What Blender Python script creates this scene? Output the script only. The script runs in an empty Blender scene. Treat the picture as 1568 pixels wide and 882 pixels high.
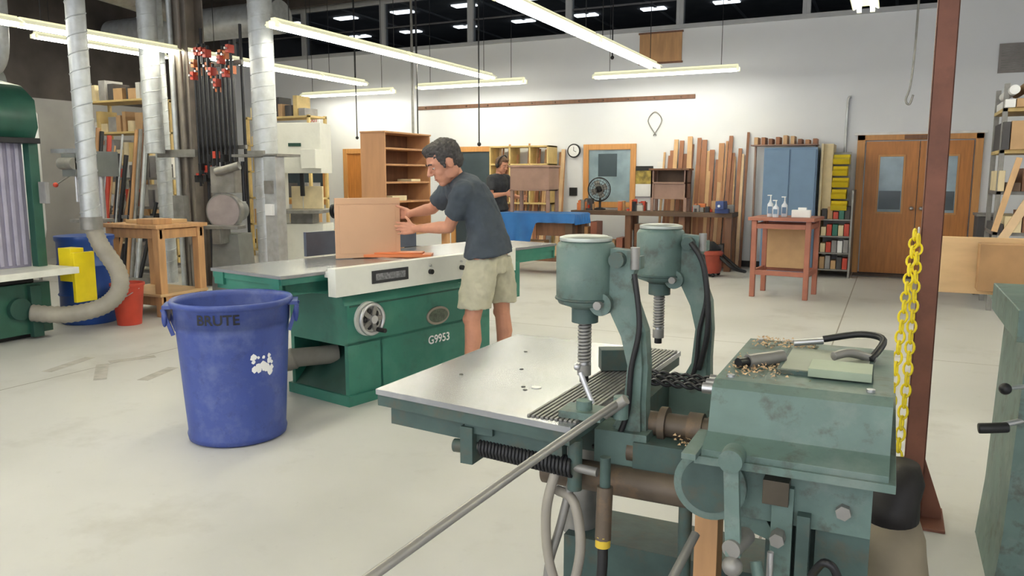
import bpy, bmesh, math, random
from mathutils import Vector, Matrix, noise
random.seed(7)
scene=bpy.context.scene
def V(*a): return Vector(a)
def lin(c):
    c=c/255.0
    return c/12.92 if c<=0.04045 else ((c+0.055)/1.055)**2.4
def col(r,g,b): return (lin(r),lin(g),lin(b),1)
MATS={}
def M(name,rgb,rough=.5,metal=0.,var=.12,scale=6.,bump=0.,bscale=60.,stretch=(1,1,1),dirt=None,damt=.5,dscale=4.,emit=0,grime=None,gamt=.6,gscale=14.):
    if name in MATS: return MATS[name]
    m=bpy.data.materials.new(name); m.use_nodes=True
    nt=m.node_tree; N=nt.nodes; L=nt.links
    bs=N['Principled BSDF']
    c=col(*rgb)
    bs.inputs['Roughness'].default_value=rough
    bs.inputs['Metallic'].default_value=metal
    tc=N.new('ShaderNodeTexCoord'); mp=N.new('ShaderNodeMapping'); mp.inputs['Scale'].default_value=stretch
    L.new(tc.outputs['Object'],mp.inputs['Vector'])
    nz=N.new('ShaderNodeTexNoise'); nz.inputs['Scale'].default_value=scale; nz.inputs['Detail'].default_value=6
    L.new(mp.outputs['Vector'],nz.inputs['Vector'])
    rp=N.new('ShaderNodeValToRGB')
    rp.color_ramp.elements[0].position=.3; rp.color_ramp.elements[1].position=.7
    rp.color_ramp.elements[0].color=(c[0]*(1-var),c[1]*(1-var),c[2]*(1-var),1)
    rp.color_ramp.elements[1].color=(min(1,c[0]*(1+var)),min(1,c[1]*(1+var)),min(1,c[2]*(1+var)),1)
    L.new(nz.outputs['Fac'],rp.inputs['Fac'])
    out=rp.outputs['Color']
    for dc,am,sc,lo,hi in ((dirt,damt,dscale,.5,.68),(grime,gamt,gscale,.54,.66)):
        if not dc: continue
        n2=N.new('ShaderNodeTexNoise'); n2.inputs['Scale'].default_value=sc; n2.inputs['Detail'].default_value=9; n2.inputs['Roughness'].default_value=.65
        L.new(tc.outputs['Object'],n2.inputs['Vector'])
        r2=N.new('ShaderNodeValToRGB'); r2.color_ramp.elements[0].position=lo; r2.color_ramp.elements[1].position=hi
        r2.color_ramp.elements[0].color=(0,0,0,1); r2.color_ramp.elements[1].color=(am,am,am,1)
        L.new(n2.outputs['Fac'],r2.inputs['Fac'])
        mx=N.new('ShaderNodeMixRGB'); mx.inputs['Color2'].default_value=col(*dc)
        L.new(r2.outputs['Color'],mx.inputs['Fac']); L.new(out,mx.inputs['Color1']); out=mx.outputs['Color']
    L.new(out,bs.inputs['Base Color'])
    if emit:
        bs.inputs['Emission Color'].default_value=c; bs.inputs['Emission Strength'].default_value=emit
    if bump:
        nb=N.new('ShaderNodeTexNoise'); nb.inputs['Scale'].default_value=bscale; nb.inputs['Detail'].default_value=4
        L.new(mp.outputs['Vector'],nb.inputs['Vector'])
        bp=N.new('ShaderNodeBump'); bp.inputs['Strength'].default_value=bump; bp.inputs['Distance'].default_value=.01
        L.new(nb.outputs['Fac'],bp.inputs['Height']); L.new(bp.outputs['Normal'],bs.inputs['Normal'])
    MATS[name]=m
    return m

class B:
    def __init__(s,name,X=None,bev=.004):
        s.name=name; s.X=X or Matrix.Identity(4); s.bev=bev
        s.v=[]; s.f=[]; s.m=[]; s.sm=[]; s.mats=[]
    def add(s,vs,fs,mat,smooth=False):
        if mat not in s.mats: s.mats.append(mat)
        k=s.mats.index(mat); o=len(s.v)
        s.v+= [s.X@Vector(q) for q in vs]
        for f in fs:
            s.f.append([i+o for i in f]); s.m.append(k); s.sm.append(smooth)
    def box(s,x0,x1,y0,y1,z0,z1,mat,R=None):
        vs=[Vector((x,y,z)) for x in (x0,x1) for y in (y0,y1) for z in (z0,z1)]
        if R is not None:
            c=Vector(((x0+x1)/2,(y0+y1)/2,(z0+z1)/2))
            if not isinstance(R,Matrix): R=Matrix.Rotation(R,3,'Z')
            vs=[c+R@(q-c) for q in vs]
        s.add(vs,[(0,1,3,2),(4,6,7,5),(0,4,5,1),(2,3,7,6),(0,2,6,4),(1,5,7,3)],mat)
    def bar(s,p0,p1,w,h,mat,up=(0,0,1)):
        p0=Vector(p0);p1=Vector(p1);d=(p1-p0).normalized();u=Vector(up)
        if abs(d.dot(u))>.97: u=Vector((0,1,0))
        a=d.cross(u).normalized();b=a.cross(d)
        vs=[p+a*sx*w/2+b*sy*h/2 for p in (p0,p1) for sx,sy in ((-1,-1),(1,-1),(1,1),(-1,1))]
        s.add(vs,[(0,3,2,1),(4,5,6,7),(0,1,5,4),(1,2,6,5),(2,3,7,6),(3,0,4,7)],mat)
    def cyl(s,p0,p1,r0,mat,r1=None,n=24):
        if r1 is None: r1=r0
        p0=Vector(p0);p1=Vector(p1);d=(p1-p0).normalized()
        a=d.orthogonal().normalized();b=d.cross(a)
        vs=[]
        for p,r in ((p0,r0),(p1,r1)):
            for i in range(n):
                t=2*math.pi*i/n; vs.append(p+(a*math.cos(t)+b*math.sin(t))*r)
        s.add(vs,[(i,(i+1)%n,n+(i+1)%n,n+i) for i in range(n)],mat,True)
        s.add([q for q in vs[:n]],[tuple(range(n))[::-1]],mat); s.add(vs[n:],[tuple(range(n))],mat)
    def tube(s,pts,r,mat,n=10,sub=6,rib=0,cap=True):
        P=[Vector(p) for p in pts]
        if len(P)>2 and sub>1:
            Q=[]
            for i in range(len(P)-1):
                a=P[max(i-1,0)];b=P[i];c=P[i+1];d=P[min(i+2,len(P)-1)]
                for k in range(sub):
                    t=k/sub
                    Q.append(.5*((2*b)+(c-a)*t+(2*a-5*b+4*c-d)*t*t+(3*b-a-3*c+d)*t**3))
            Q.append(P[-1]); P=Q
        vs=[];fs=[];a=None
        for i,p in enumerate(P):
            d=(P[min(i+1,len(P)-1)]-P[max(i-1,0)]).normalized()
            if a is None: a=d.orthogonal().normalized()
            else: a=(a-d*a.dot(d)).normalized()
            b=d.cross(a)
            rr=(r(i/(len(P)-1)) if callable(r) else r)*(1+(rib if i%2 else 0))
            for k in range(n):
                t=2*math.pi*k/n; vs.append(p+(a*math.cos(t)+b*math.sin(t))*rr)
        m=len(P)
        for i in range(m-1):
            for k in range(n): fs.append((i*n+k,i*n+(k+1)%n,(i+1)*n+(k+1)%n,(i+1)*n+k))
        if cap: fs.append(tuple(range(n))[::-1]); fs.append(tuple((m-1)*n+k for k in range(n)))
        s.add(vs,fs,mat,True)
    def lathe(s,prof,c,mat,n=48,axis=(0,0,1),smooth=True):
        c=Vector(c);d=Vector(axis).normalized()
        if abs(d.z)>.99: a=Vector((1,0,0))
        else: a=d.orthogonal().normalized()
        b=d.cross(a);vs=[];fs=[]
        for r,z in prof:
            for i in range(n):
                t=2*math.pi*i/n; vs.append(c+d*z+(a*math.cos(t)+b*math.sin(t))*max(r,.0003))
        for j in range(len(prof)-1):
            for i in range(n): fs.append((j*n+i,j*n+(i+1)%n,(j+1)*n+(i+1)%n,(j+1)*n+i))
        s.add(vs,fs,mat,smooth)
    def prism(s,poly,axis,a0,a1,mat,smooth=False):
        def mk(p,a):
            return {'x':(a,p[0],p[1]),'y':(p[0],a,p[1]),'z':(p[0],p[1],a)}[axis]
        n=len(poly);vs=[mk(p,a0) for p in poly]+[mk(p,a1) for p in poly]
        s.add(vs,[tuple(range(n))[::-1],tuple(range(n,2*n))],mat)
        s.add(vs,[(i,(i+1)%n,n+(i+1)%n,n+i) for i in range(n)],mat,smooth)
    def ell(s,c,r,mat,n=20,m=12,F=None):
        c=Vector(c); r=(r,r,r) if not hasattr(r,'__len__') else r
        F=F or (V(1,0,0),V(0,1,0),V(0,0,1)); vs=[];fs=[]
        for j in range(m+1):
            ph=math.pi*j/m
            for i in range(n):
                t=2*math.pi*i/n
                vs.append(c+F[0]*r[0]*math.sin(ph)*math.cos(t)+F[1]*r[1]*math.sin(ph)*math.sin(t)+F[2]*r[2]*math.cos(ph))
        for j in range(m):
            for i in range(n): fs.append((j*n+i,j*n+(i+1)%n,(j+1)*n+(i+1)%n,(j+1)*n+i))
        s.add(vs,fs,mat,True)
    def cap(s,p0,p1,r0,r1,mat,n=14):
        s.tube([p0,Vector(p0).lerp(Vector(p1),.5),p1],lambda t:r0+(r1-r0)*t,mat,n=n,sub=2)
        s.ell(p0,r0,mat,n=n,m=8); s.ell(p1,r1,mat,n=n,m=8)
    def torus(s,c,R,r,mat,axis=(0,0,1),n=32,k=8,sx=1.,sdir=None):
        c=Vector(c);d=Vector(axis).normalized();a=d.orthogonal().normalized() if sdir is None else Vector(sdir).normalized();b=d.cross(a)
        vs=[];fs=[]
        for i in range(n):
            t=2*math.pi*i/n;e=a*math.cos(t)+b*math.sin(t);cc=c+a*math.cos(t)*R*sx+b*math.sin(t)*R
            for j in range(k):
                q=2*math.pi*j/k;vs.append(cc+(e*math.cos(q)+d*math.sin(q))*r)
        for i in range(n):
            for j in range(k): fs.append((i*k+j,((i+1)%n)*k+j,((i+1)%n)*k+(j+1)%k,i*k+(j+1)%k))
        s.add(vs,fs,mat,True)
    def loft(s,rings,mat,n=24):
        vs=[];fs=[]
        for c,a,b in rings:
            for i in range(n):
                t=2*math.pi*i/n; vs.append(Vector(c)+Vector(a)*math.cos(t)+Vector(b)*math.sin(t))
        m=len(rings)
        for j in range(m-1):
            for i in range(n): fs.append((j*n+i,j*n+(i+1)%n,(j+1)*n+(i+1)%n,(j+1)*n+i))
        fs.append(tuple(range(n))[::-1]); fs.append(tuple((m-1)*n+k for k in range(n)))
        s.add(vs,fs,mat,True)
    def text(s,txt,size,mapf,mat):
        cu=bpy.data.curves.new('t','FONT'); cu.body=txt; cu.size=size; cu.align_x='CENTER'; cu.align_y='CENTER'; cu.offset=size*.02
        ob=bpy.data.objects.new('t',cu); scene.collection.objects.link(ob)
        dg=bpy.context.evaluated_depsgraph_get(); me=bpy.data.meshes.new_from_object(ob.evaluated_get(dg))
        vs=[mapf(v.co.x,v.co.y) for v in me.vertices]; fs=[tuple(p.vertices) for p in me.polygons]
        bpy.data.objects.remove(ob); bpy.data.meshes.remove(me)
        s.add(vs,fs,mat)
    def obj(s,parent=None,name=None):
        me=bpy.data.meshes.new(name or s.name); me.from_pydata([tuple(q) for q in s.v],[],s.f)
        for m in s.mats: me.materials.append(m)
        me.polygons.foreach_set('material_index',s.m); me.polygons.foreach_set('use_smooth',s.sm)
        bm=bmesh.new(); bm.from_mesh(me); bmesh.ops.recalc_face_normals(bm,faces=bm.faces); bm.to_mesh(me); bm.free()
        ob=bpy.data.objects.new(name or s.name,me); scene.collection.objects.link(ob)
        if parent: ob.parent=parent
        return ob
    def done(s,parent=None):
        ob=s.obj(parent)
        if s.bev:
            md=ob.modifiers.new('bev','BEVEL'); md.width=s.bev; md.segments=2; md.limit_method='ANGLE'; md.angle_limit=math.radians(50)
        return ob
    def remesh(s,parent,voxel=.01,smooth=4,disp=0,mat=None,dsz=.06):
        ob=s.obj(parent)
        md=ob.modifiers.new('r','REMESH'); md.mode='VOXEL'; md.voxel_size=voxel
        if smooth:
            sm=ob.modifiers.new('s','SMOOTH'); sm.factor=.5; sm.iterations=smooth
        if disp:
            tx=bpy.data.textures.new('c','CLOUDS'); tx.noise_scale=dsz; tx.noise_depth=2
            dm=ob.modifiers.new('d','DISPLACE'); dm.texture=tx; dm.strength=disp; dm.mid_level=.5; dm.texture_coords='GLOBAL'
        dg=bpy.context.evaluated_depsgraph_get(); me=bpy.data.meshes.new_from_object(ob.evaluated_get(dg))
        ob.modifiers.clear(); ob.data=me; me.materials.clear(); me.materials.append(mat or s.mats[0])
        me.polygons.foreach_set('material_index',[0]*len(me.polygons)); me.polygons.foreach_set('use_smooth',[True]*len(me.polygons))
        return ob
def empty(name,loc=(0,0,0)):
    e=bpy.data.objects.new(name,None); scene.collection.objects.link(e); e.empty_display_size=.1
    return e

# ---------------- materials
white_wall=M('painted_wall',(230,232,236),.7,var=.03,scale=1.2,bump=.08,bscale=18)
greyband=M('grey_trim',(178,180,184),.6,var=.05)
darkceil=M('dark_ceiling',(78,74,72),.9,var=.2,scale=3)
darkwall=M('dark_upper_wall',(78,72,68),.9,var=.3,scale=2)
oak=M('oak',(188,122,60),.45,var=.15,scale=5,stretch=(6,6,.6))
oaktrim=M('oak_trim',(200,144,86),.5,var=.12,scale=5,stretch=(6,6,.6))
glassd=M('painted_dim_glass',(70,82,90),.12,var=.2,scale=1.5)  # dimness of the room behind is put into the pane colour
glassl=M('painted_lit_glass',(140,160,172),.15,var=.3,scale=2.5)  # paler pane, lit look put into its colour
black=M('black_rubber',(22,22,24),.5,var=.2)
blackm=M('black_steel',(44,44,46),.4,.5,var=.2)
galv=M('galvanised',(186,190,192),.4,.4,var=.14,scale=9,dirt=(130,116,100),damt=.3)
steel=M('steel',(196,196,198),.3,.75,var=.12,scale=12)
dsteel=M('dull_steel',(138,136,132),.45,.45,var=.2,scale=10)
jgreen=M('planer_green',(46,114,98),.42,var=.12,scale=3,dirt=(84,130,116),damt=.35,dscale=3,grime=(50,78,70),gamt=.3,gscale=9)
jgreend=M('planer_green_dark',(34,72,62),.6,var=.2)
bgreen=M('machine_green',(90,112,106),.5,var=.16,scale=9,bump=.15,bscale=25,dirt=(126,136,130),damt=.5,dscale=7,grime=(66,64,54),gamt=.65,gscale=13)
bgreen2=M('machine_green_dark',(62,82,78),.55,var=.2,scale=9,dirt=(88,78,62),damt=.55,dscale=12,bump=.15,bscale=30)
ivory=M('ivory_enamel',(226,226,218),.4,var=.05,scale=4,dirt=(176,176,168),damt=.25)
tabtop=M('machined_iron',(156,158,162),.27,.65,var=.1,scale=4,dirt=(186,186,188),damt=.6,dscale=3,grime=(122,116,108),gamt=.35,gscale=6)
bluepl=M('blue_plastic',(56,74,144),.42,var=.1,scale=3,dirt=(106,118,164),damt=.5,dscale=5,bump=.05,grime=(42,54,108),gamt=.45)
navy=M('navy_text',(6,8,20),.5)
paper=M('white_worn_label',(235,235,235),.6,var=.05)
tanw=M('pine_wood',(190,146,102),.55,var=.16,scale=4,stretch=(5,5,.7))
plyw=M('plywood',(202,168,124),.5,var=.12,scale=3,stretch=(1,1,4))
mdf=M('cherry_panel',(206,166,136),.5,var=.05,scale=3)
orangew=M('orange_wood',(210,122,72),.45,var=.12,scale=4)
brownw=M('walnut_wood',(118,80,56),.5,var=.2,scale=5,stretch=(5,5,.7))
darkw=M('dark_bench_wood',(96,74,58),.6,var=.25,scale=4)
redw=M('red_brown_paint',(160,100,82),.5,var=.14,scale=5)
greyw=M('grey_brown_wood',(146,116,104),.55,var=.15,scale=5)
rust=M('rust_brown_primer',(118,74,58),.65,var=.2,scale=5,bump=.08,dirt=(92,58,46),damt=.5,dscale=6)
bluec=M('blue_grey_enamel',(106,134,166),.45,var=.05)
bluecloth=M('blue_tarp',(34,98,164),.6,var=.15,scale=4,bump=.2,bscale=12)
yellow=M('yellow_plastic',(236,212,28),.4,var=.08)
yellowd=M('yellow_bins',(222,198,48),.5,var=.1)
redpl=M('red_plastic',(190,66,48),.45,var=.12)
flex=M('flex_hose',(150,144,134),.6,var=.15)
cream=M('cream_boxes',(218,202,166),.7,var=.12)
shelfy=M('yellow_pine_shelf',(208,182,124),.6,var=.15)
purple=M('ribbed_belt',(138,134,154),.6,var=.08)
dgreen=M('dark_green_enamel',(42,86,72),.35,var=.15)
skin=M('skin',(190,134,110),.55,var=.08,scale=18,bump=.06)
hairm=M('dark_grey_hair',(60,56,56),.6,var=.5,scale=50,bump=.6,bscale=120)
shirtm=M('charcoal_tshirt',(62,70,80),.85,var=.12,scale=10,bump=.3,bscale=16)
shirt2=M('black_tshirt',(48,50,56),.85,var=.1)
khaki=M('khaki_shorts',(176,172,152),.85,var=.08,scale=12,bump=.35,bscale=14)
jeans=M('denim',(60,70,92),.85)
shoe=M('shoe_leather',(62,54,50),.6)
lips=M('lips',(158,96,86),.5)
eyew=M('eye_white',(205,200,194),.3)
chips=M('wood_shavings',(206,174,136),.8,var=.25,scale=60)
brniron=M('brown_iron',(96,84,72),.5,.3,var=.25,dirt=(138,108,78),damt=.6,dscale=10)
tube_m=M('fluorescent_tube',(255,252,240),.5,var=0,emit=28)
fix=M('glowing_fixture_enamel',(238,236,200),.5,var=.03,emit=.6)  # housing enamel given its own faint glow, standing in for tube light on it
officelight=M('office_light_panel',(250,252,255),.5,var=0,emit=3.5)

# floor material
fm=bpy.data.materials.new('concrete_floor'); fm.use_nodes=True
nt=fm.node_tree;N=nt.nodes;L=nt.links;bs=N['Principled BSDF'];bs.inputs['Roughness'].default_value=.42
tc=N.new('ShaderNodeTexCoord')
def nz(sc,det=6,rough=.55,strv=None):
    n=N.new('ShaderNodeTexNoise');n.inputs['Scale'].default_value=sc;n.inputs['Detail'].default_value=det;n.inputs['Roughness'].default_value=rough
    L.new(tc.outputs['Object'],n.inputs['Vector']);return n
def ramp(src,p0,p1,c0,c1):
    r=N.new('ShaderNodeValToRGB');r.color_ramp.elements[0].position=p0;r.color_ramp.elements[1].position=p1
    r.color_ramp.elements[0].color=c0;r.color_ramp.elements[1].color=c1;L.new(src,r.inputs['Fac']);return r.outputs['Color']
def mixc(fac,a,b):
    m=N.new('ShaderNodeMixRGB');L.new(fac,m.inputs['Fac'])
    if isinstance(a,tuple): m.inputs['Color1'].default_value=a
    else: L.new(a,m.inputs['Color1'])
    if isinstance(b,tuple): m.inputs['Color2'].default_value=b
    else: L.new(b,m.inputs['Color2'])
    return m.outputs['Color']
base=ramp(nz(.55).outputs['Fac'],.35,.65,col(190,189,186),col(208,207,205))
d1=ramp(nz(1.5,8,.65).outputs['Fac'],.54,.72,(0,0,0,1),(.5,.5,.5,1))
c1=mixc(d1,base,col(164,160,154))
d2=ramp(nz(14,6,.7).outputs['Fac'],.62,.75,(0,0,0,1),(.25,.25,.25,1))
c2=mixc(d2,c1,col(150,145,138))
sx=N.new('ShaderNodeSeparateXYZ');L.new(tc.outputs['Object'],sx.inputs[0])
def joint(sock,pos,period,w):
    a=N.new('ShaderNodeMath');a.operation='ADD';a.inputs[1].default_value=-pos+period*50;L.new(sock,a.inputs[0])
    m=N.new('ShaderNodeMath');m.operation='MODULO';m.inputs[1].default_value=period;L.new(a.outputs[0],m.inputs[0])
    l=N.new('ShaderNodeMath');l.operation='LESS_THAN';l.inputs[1].default_value=w;L.new(m.outputs[0],l.inputs[0]);return l.outputs[0]
c3=mixc(joint(sx.outputs['X'],-.42,5.2,.012),c2,col(130,124,116))
c4=mixc(joint(sx.outputs['Y'],7.2,5.6,.012),c3,col(146,140,132))
L.new(c4,bs.inputs['Base Color'])
rr=N.new('ShaderNodeMapRange');rr.inputs['To Min'].default_value=.32;rr.inputs['To Max'].default_value=.6;L.new(nz(2.2).outputs['Fac'],rr.inputs['Value']);L.new(rr.outputs[0],bs.inputs['Roughness'])

gm=bpy.data.materials.new('window_glass');gm.use_nodes=True
g=gm.node_tree;tr=g.nodes.new('ShaderNodeBsdfTransparent');gl=g.nodes.new('ShaderNodeBsdfGlossy');gl.inputs['Roughness'].default_value=.03
fr=g.nodes.new('ShaderNodeLayerWeight');fr.inputs['Blend'].default_value=.25
mx=g.nodes.new('ShaderNodeMixShader');g.links.new(fr.outputs['Fresnel'],mx.inputs[0]);g.links.new(tr.outputs[0],mx.inputs[1]);g.links.new(gl.outputs[0],mx.inputs[2]);g.links.new(mx.outputs[0],g.nodes['Material Output'].inputs['Surface'])
tr.inputs['Color'].default_value=(.75,.78,.8,1)

# ---------------- room
WX0,WX1,WY0,WY1,CZ=-14.,4.,-4.,13.5,5.2
YB=19.1
b=B('floor',bev=0); b.box(WX0-.1,WX1+.1,WY0,WY1+.2,-.1,0,fm); b.done()
b=B('floor_tape_residue',bev=0); tr_=M('tape_residue',(178,174,168),.7,var=.2,scale=12)
for (x,y,w,l,a) in ((-5.9,4.0,.09,.5,.3),(-5.45,3.95,.09,.55,.9),(-5.0,4.1,.09,.4,.3),(-5.6,4.35,.09,.35,-.5)): b.box(x-w/2,x+w/2,y-l/2,y+l/2,.0005,.0015,tr_,R=a)
b.done()
b=B('wall_back',bev=0)
b.box(WX0,WX1,WY1,WY1+.2,0,3.95,white_wall); b.box(WX0,WX1,WY1,WY1+.2,4.98,CZ,white_wall); b.box(.6,WX1,WY1,WY1+.2,3.95,4.98,white_wall)
b.done()
b=B('wall_left',bev=0); b.box(WX0-.2,WX0,WY0,WY1+.2,0,2.9,M('left_wall_paint',(168,166,164),.8,var=.15,scale=1)); b.box(WX0-.2,WX0,WY0,WY1+.2,2.9,CZ,darkwall); b.done()
b=B('wall_right',bev=0); b.box(WX1,WX1+.2,WY0,WY1+.2,0,CZ,white_wall); b.done()
b=B('ceiling',bev=0); b.box(WX0-.2,WX1+.2,WY0,WY1+.2,CZ,CZ+.1,darkceil)
for y in range(-3,14,2): b.box(WX0,WX1,y,y+.12,CZ-.3,CZ,darkwall)
b.done()
b=B('baseboard_back'); b.box(WX0,-.62,WY1-.015,WY1,0,.1,black); b.box(1.15,WX1,WY1-.015,WY1,0,.1,black); b.done()
om=M('office_interior',(110,110,114),.8,var=.25,scale=1.3); oc=M('office_ceiling',(120,122,126),.8,var=.15,scale=2)
b=B('wall_mezzanine',bev=0); b.box(WX0,.6,YB-.1,YB,3.9,5.0,om); b.box(WX0-.1,WX0,WY1+.2,YB,3.9,5,om); b.box(.6,.7,WY1+.2,YB,3.9,5,om)
for ix in range(6): b.box(-12+ix*2.1,-11.2+ix*2.1,YB-.14,YB-.1,4.3,4.7,M('office_picture',(150,146,140),.6,var=.4,scale=3))
b.done()
b=B('floor_mezzanine',bev=0); b.box(WX0,.6,WY1+.2,YB,3.8,3.9,om); b.done()
b=B('ceiling_mezzanine',bev=0); b.box(WX0,.6,WY1+.2,YB,4.98,5.08,oc)
for ix in range(9):
    for iy in range(2):
        x=-12.9+ix*1.5+iy*.4;y=14.5+iy*2.0
        b.box(x,x+.5,y,y+.24,4.955,4.985,officelight)
for k in range(10): b.box(WX0+.3+k*1.5,WX0+.36+k*1.5,WY1+.2,YB,4.96,4.98,greyband)
b.done()
for i in range(7):
    x0=-13.4+i*2.0
    b=B('window_%d'%(i+1),bev=.003)
    b.box(x0,x0+2,WY1-.05,WY1+.1,3.95,4.02,greyband); b.box(x0,x0+2,WY1-.02,WY1+.1,4.9,4.98,greyband); b.box(x0,x0+2,WY1+.02,WY1+.06,4.42,4.45,M('dark_mullion',(90,90,94),.5))
    b.box(x0,x0+.06,WY1-.02,WY1+.1,4.02,4.9,greyband); b.box(x0+1.94,x0+2,WY1-.02,WY1+.1,4.02,4.9,greyband)
    b.box(x0+.06,x0+1.94,WY1+.03,WY1+.036,4.02,4.9,gm); b.done()
b=B('trim_1'); b.box(-8.6,-3.1,WY1-.03,WY1,2.80,2.87,brownw); 
for k in range(12): b.cyl((-8.4+k*.46,WY1-.07,2.835),(-8.4+k*.46,WY1-.03,2.835),.012,darkw,n=8)
b.done()
def wall_window(n,x0,x1,z0,z1,glass,w=.1):
    b=B('window_%d'%n); y=WY1
    b.box(x0-w,x0,y-.04,y,z0-w,z1+w,oaktrim); b.box(x1,x1+w,y-.04,y,z0-w,z1+w,oaktrim)
    b.box(x0,x1,y-.04,y,z1,z1+w,oaktrim); b.box(x0,x1,y-.05,y,z0-w,z0,oaktrim); b.box(x0,x1,y-.012,y-.004,z0,z1,glass)
    return b
b=wall_window(8,-4.98,-4.2,1.05,1.97,glassl); b.box(-4.8,-4.45,WY1-.02,WY1-.012,1.5,1.9,glassd); b.done()
b=wall_window(9,-7.75,-6.95,.12,1.97,glassd); b.done()  # dark doorway; the pane colour paints the dim opening
b=wall_window(10,-10.35,-10.0,.12,1.97,oak); b.done()  # closed oak door, built with the window frame function
b=wall_window(11,-12.6,-11.0,1.0,1.97,glassd); b.done()
def door(n,x0,x1,hinge):
    b=B('door_%d'%n); y=WY1-.06
    b.box(x0,x1,y,y+.045,.01,2.03,oak)
    gx0,gx1=x0+(x1-x0)*.28,x1-(x1-x0)*.28
    b.box(gx0-.03,gx1+.03,y-.012,y,.93,1.83,oaktrim); b.box(gx0,gx1,y-.016,y-.008,.96,1.80,glassl); b.box(gx0+.01,gx1-.01,y-.02,y-.014,1.0,1.28,glassd)
    hx=x0+.06 if hinge=='r' else x1-.06
    b.cyl((hx,y-.05,1.02),(hx,y,1.02),.012,steel,n=10); b.ell((hx,y-.06,1.02),.03,steel)
    return b.done()
door(1,-.42,.315,'l'); door(2,.325,1.02,'r')
b=B('trim_2'); y=WY1-.07
b.box(-.55,-.44,y,WY1,0,2.13,oaktrim); b.box(1.04,1.14,y,WY1,0,2.13,oaktrim); b.box(-.55,1.14,y,WY1,2.05,2.13,oaktrim); b.box(-.44,1.04,WY1-.1,WY1,0,.012,black)
b.box(-.6,1.19,WY1-.03,WY1,2.13,2.17,M('door_header_white',(236,236,236),.5)); b.box(.1,.6,y-.03,y,2.06,2.12,brownw); b.done()
b=B('doormat'); b.box(-.5,1.1,12.9,13.3,0,.015,M('mat_grey',(96,92,90),.9)); b.done()
b=B('air_vent',bev=.002); b.box(1.24,1.78,WY1-.03,WY1,2.97,3.38,M('vent_grey',(140,134,132),.6))
for r in range(2):
    for c in range(2):
        for k in range(5): b.box(1.27+c*.26,1.5+c*.26,WY1-.04,WY1-.03,3.0+r*.2+k*.034,3.015+r*.2+k*.034,dsteel)
b.done()
b=B('notice_board'); b.box(-4.08,-3.35,WY1-.03,WY1,3.42,3.92,tanw); b.box(-4.1,-3.33,WY1-.035,WY1,3.4,3.43,brownw); b.box(-4.1,-3.33,WY1-.035,WY1,3.9,3.93,brownw); b.done()
b=B('exit_sign'); b.box(-11.35,-11.05,WY1-.05,WY1,2.6,2.76,paper); b.text('EXIT',.12,lambda x,y:(-11.2+x,WY1-.052,2.68+y),redpl); b.done()
b=B('round_clock'); b.lathe([(0,0),(.115,0),(.125,.01),(.125,.04),(0,.04)],(-5.25,WY1-.04,1.96),black,axis=(0,-1,0)); b.cyl((-5.25,WY1-.082,1.96),(-5.25,WY1-.08,1.96),.103,paper)
b.bar((-5.25,WY1-.086,1.96),(-5.25,WY1-.086,2.03),.008,.004,black,up=(0,1,0)); b.bar((-5.25,WY1-.086,1.96),(-5.2,WY1-.086,1.94),.008,.004,black,up=(0,1,0)); b.done()
b=B('calendar_poster'); b.box(-4.09,-3.78,WY1-.06,WY1-.045,1.36,1.66,M('poster_print',(150,130,60),.5,var=.7,scale=9)); b.box(-4.09,-3.78,WY1-.062,WY1-.045,1.15,1.37,paper); b.box(-4.09,-3.78,WY1-.064,WY1-.045,1.6,1.68,black); b.done()
b=B('paper_notice'); b.box(-3.72,-3.6,WY1-.01,WY1-.001,1.5,1.75,paper); b.done()
b=B('light_switch_panel'); b.box(-5.35,-5.2,WY1-.03,WY1-.001,1.15,1.3,black); b.done()
b=B('coiled_cable',bev=0); b.tube([(-3.75,WY1-.02,2.2),(-3.9,WY1-.02,2.45),(-3.78,WY1-.02,2.6),(-3.66,WY1-.02,2.45),(-3.8,WY1-.02,2.2)],.008,dsteel); b.done()
b=B('conduit_pipe'); b.tube([(-.72,WY1-.03,1.6),(-.72,WY1-.03,2.6),(-.68,WY1-.03,2.72)],.02,galv); b.box(-.76,-.68,WY1-.06,WY1,1.5,1.6,dsteel); b.done()
b=B('hanging_air_hose',bev=0); b.tube([(.12,10,CZ),(.12,10,3.2),(.1,10,2.55),(.06,10,2.35),(.1,10,2.3),(.13,10,2.4)],.012,dsteel); b.done()

# ---------------- fluorescent fixtures
def fixture(x,y,length,along='y',z=3.08):
    if along=='y': X=Matrix.Translation((x,y+length/2,z))@Matrix.Rotation(math.pi/2,4,'Z')
    else: X=Matrix.Translation((x+length/2,y,z))
    b=B('fluorescent_light_fixture',X,bev=0); h=length/2-.01
    b.prism([(-.12,.03),(-.05,.075),(.05,.075),(.12,.03),(.11,.025),(.05,.06),(-.05,.06),(-.11,.025)],'x',-h,h,fix)
    b.box(-h,h,-.03,.03,.06,.1,fix)
    for s in (-.06,.06):
        b.cyl((-h+.03,s,.018),(h-.03,s,.018),.019,tube_m,n=10)
        for e in (-h,h): b.box(e-.02,e+.02,s-.02,s+.02,0,.06,fix)
    for e in (-h+.25,h-.25):
        b.cyl((e,0,.1),(e,0,CZ-z),.005,blackm,n=6)
    b.done()
for y in (4.15,6.6,9.1): fixture(-3.3,y,2.44 if y<6.7 else 2.6)
fixture(-3.3,-.7,2.44);fixture(-3.3,1.7,2.44)
for y in (6.7,9.25): fixture(-6.08,y,2.54)
for y in (.6,3.05,5.5,7.95): fixture(-8.5,y,2.44)
fixture(-8.5,10.4,1.2)
fixture(-4.52,12.45,2.3,'x');fixture(-7.95,12.5,2.15,'x');fixture(-10.9,12.8,2.2,'x')
for y in (-.9,3.7,6.2): fixture(-.35,y,2.44)
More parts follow.
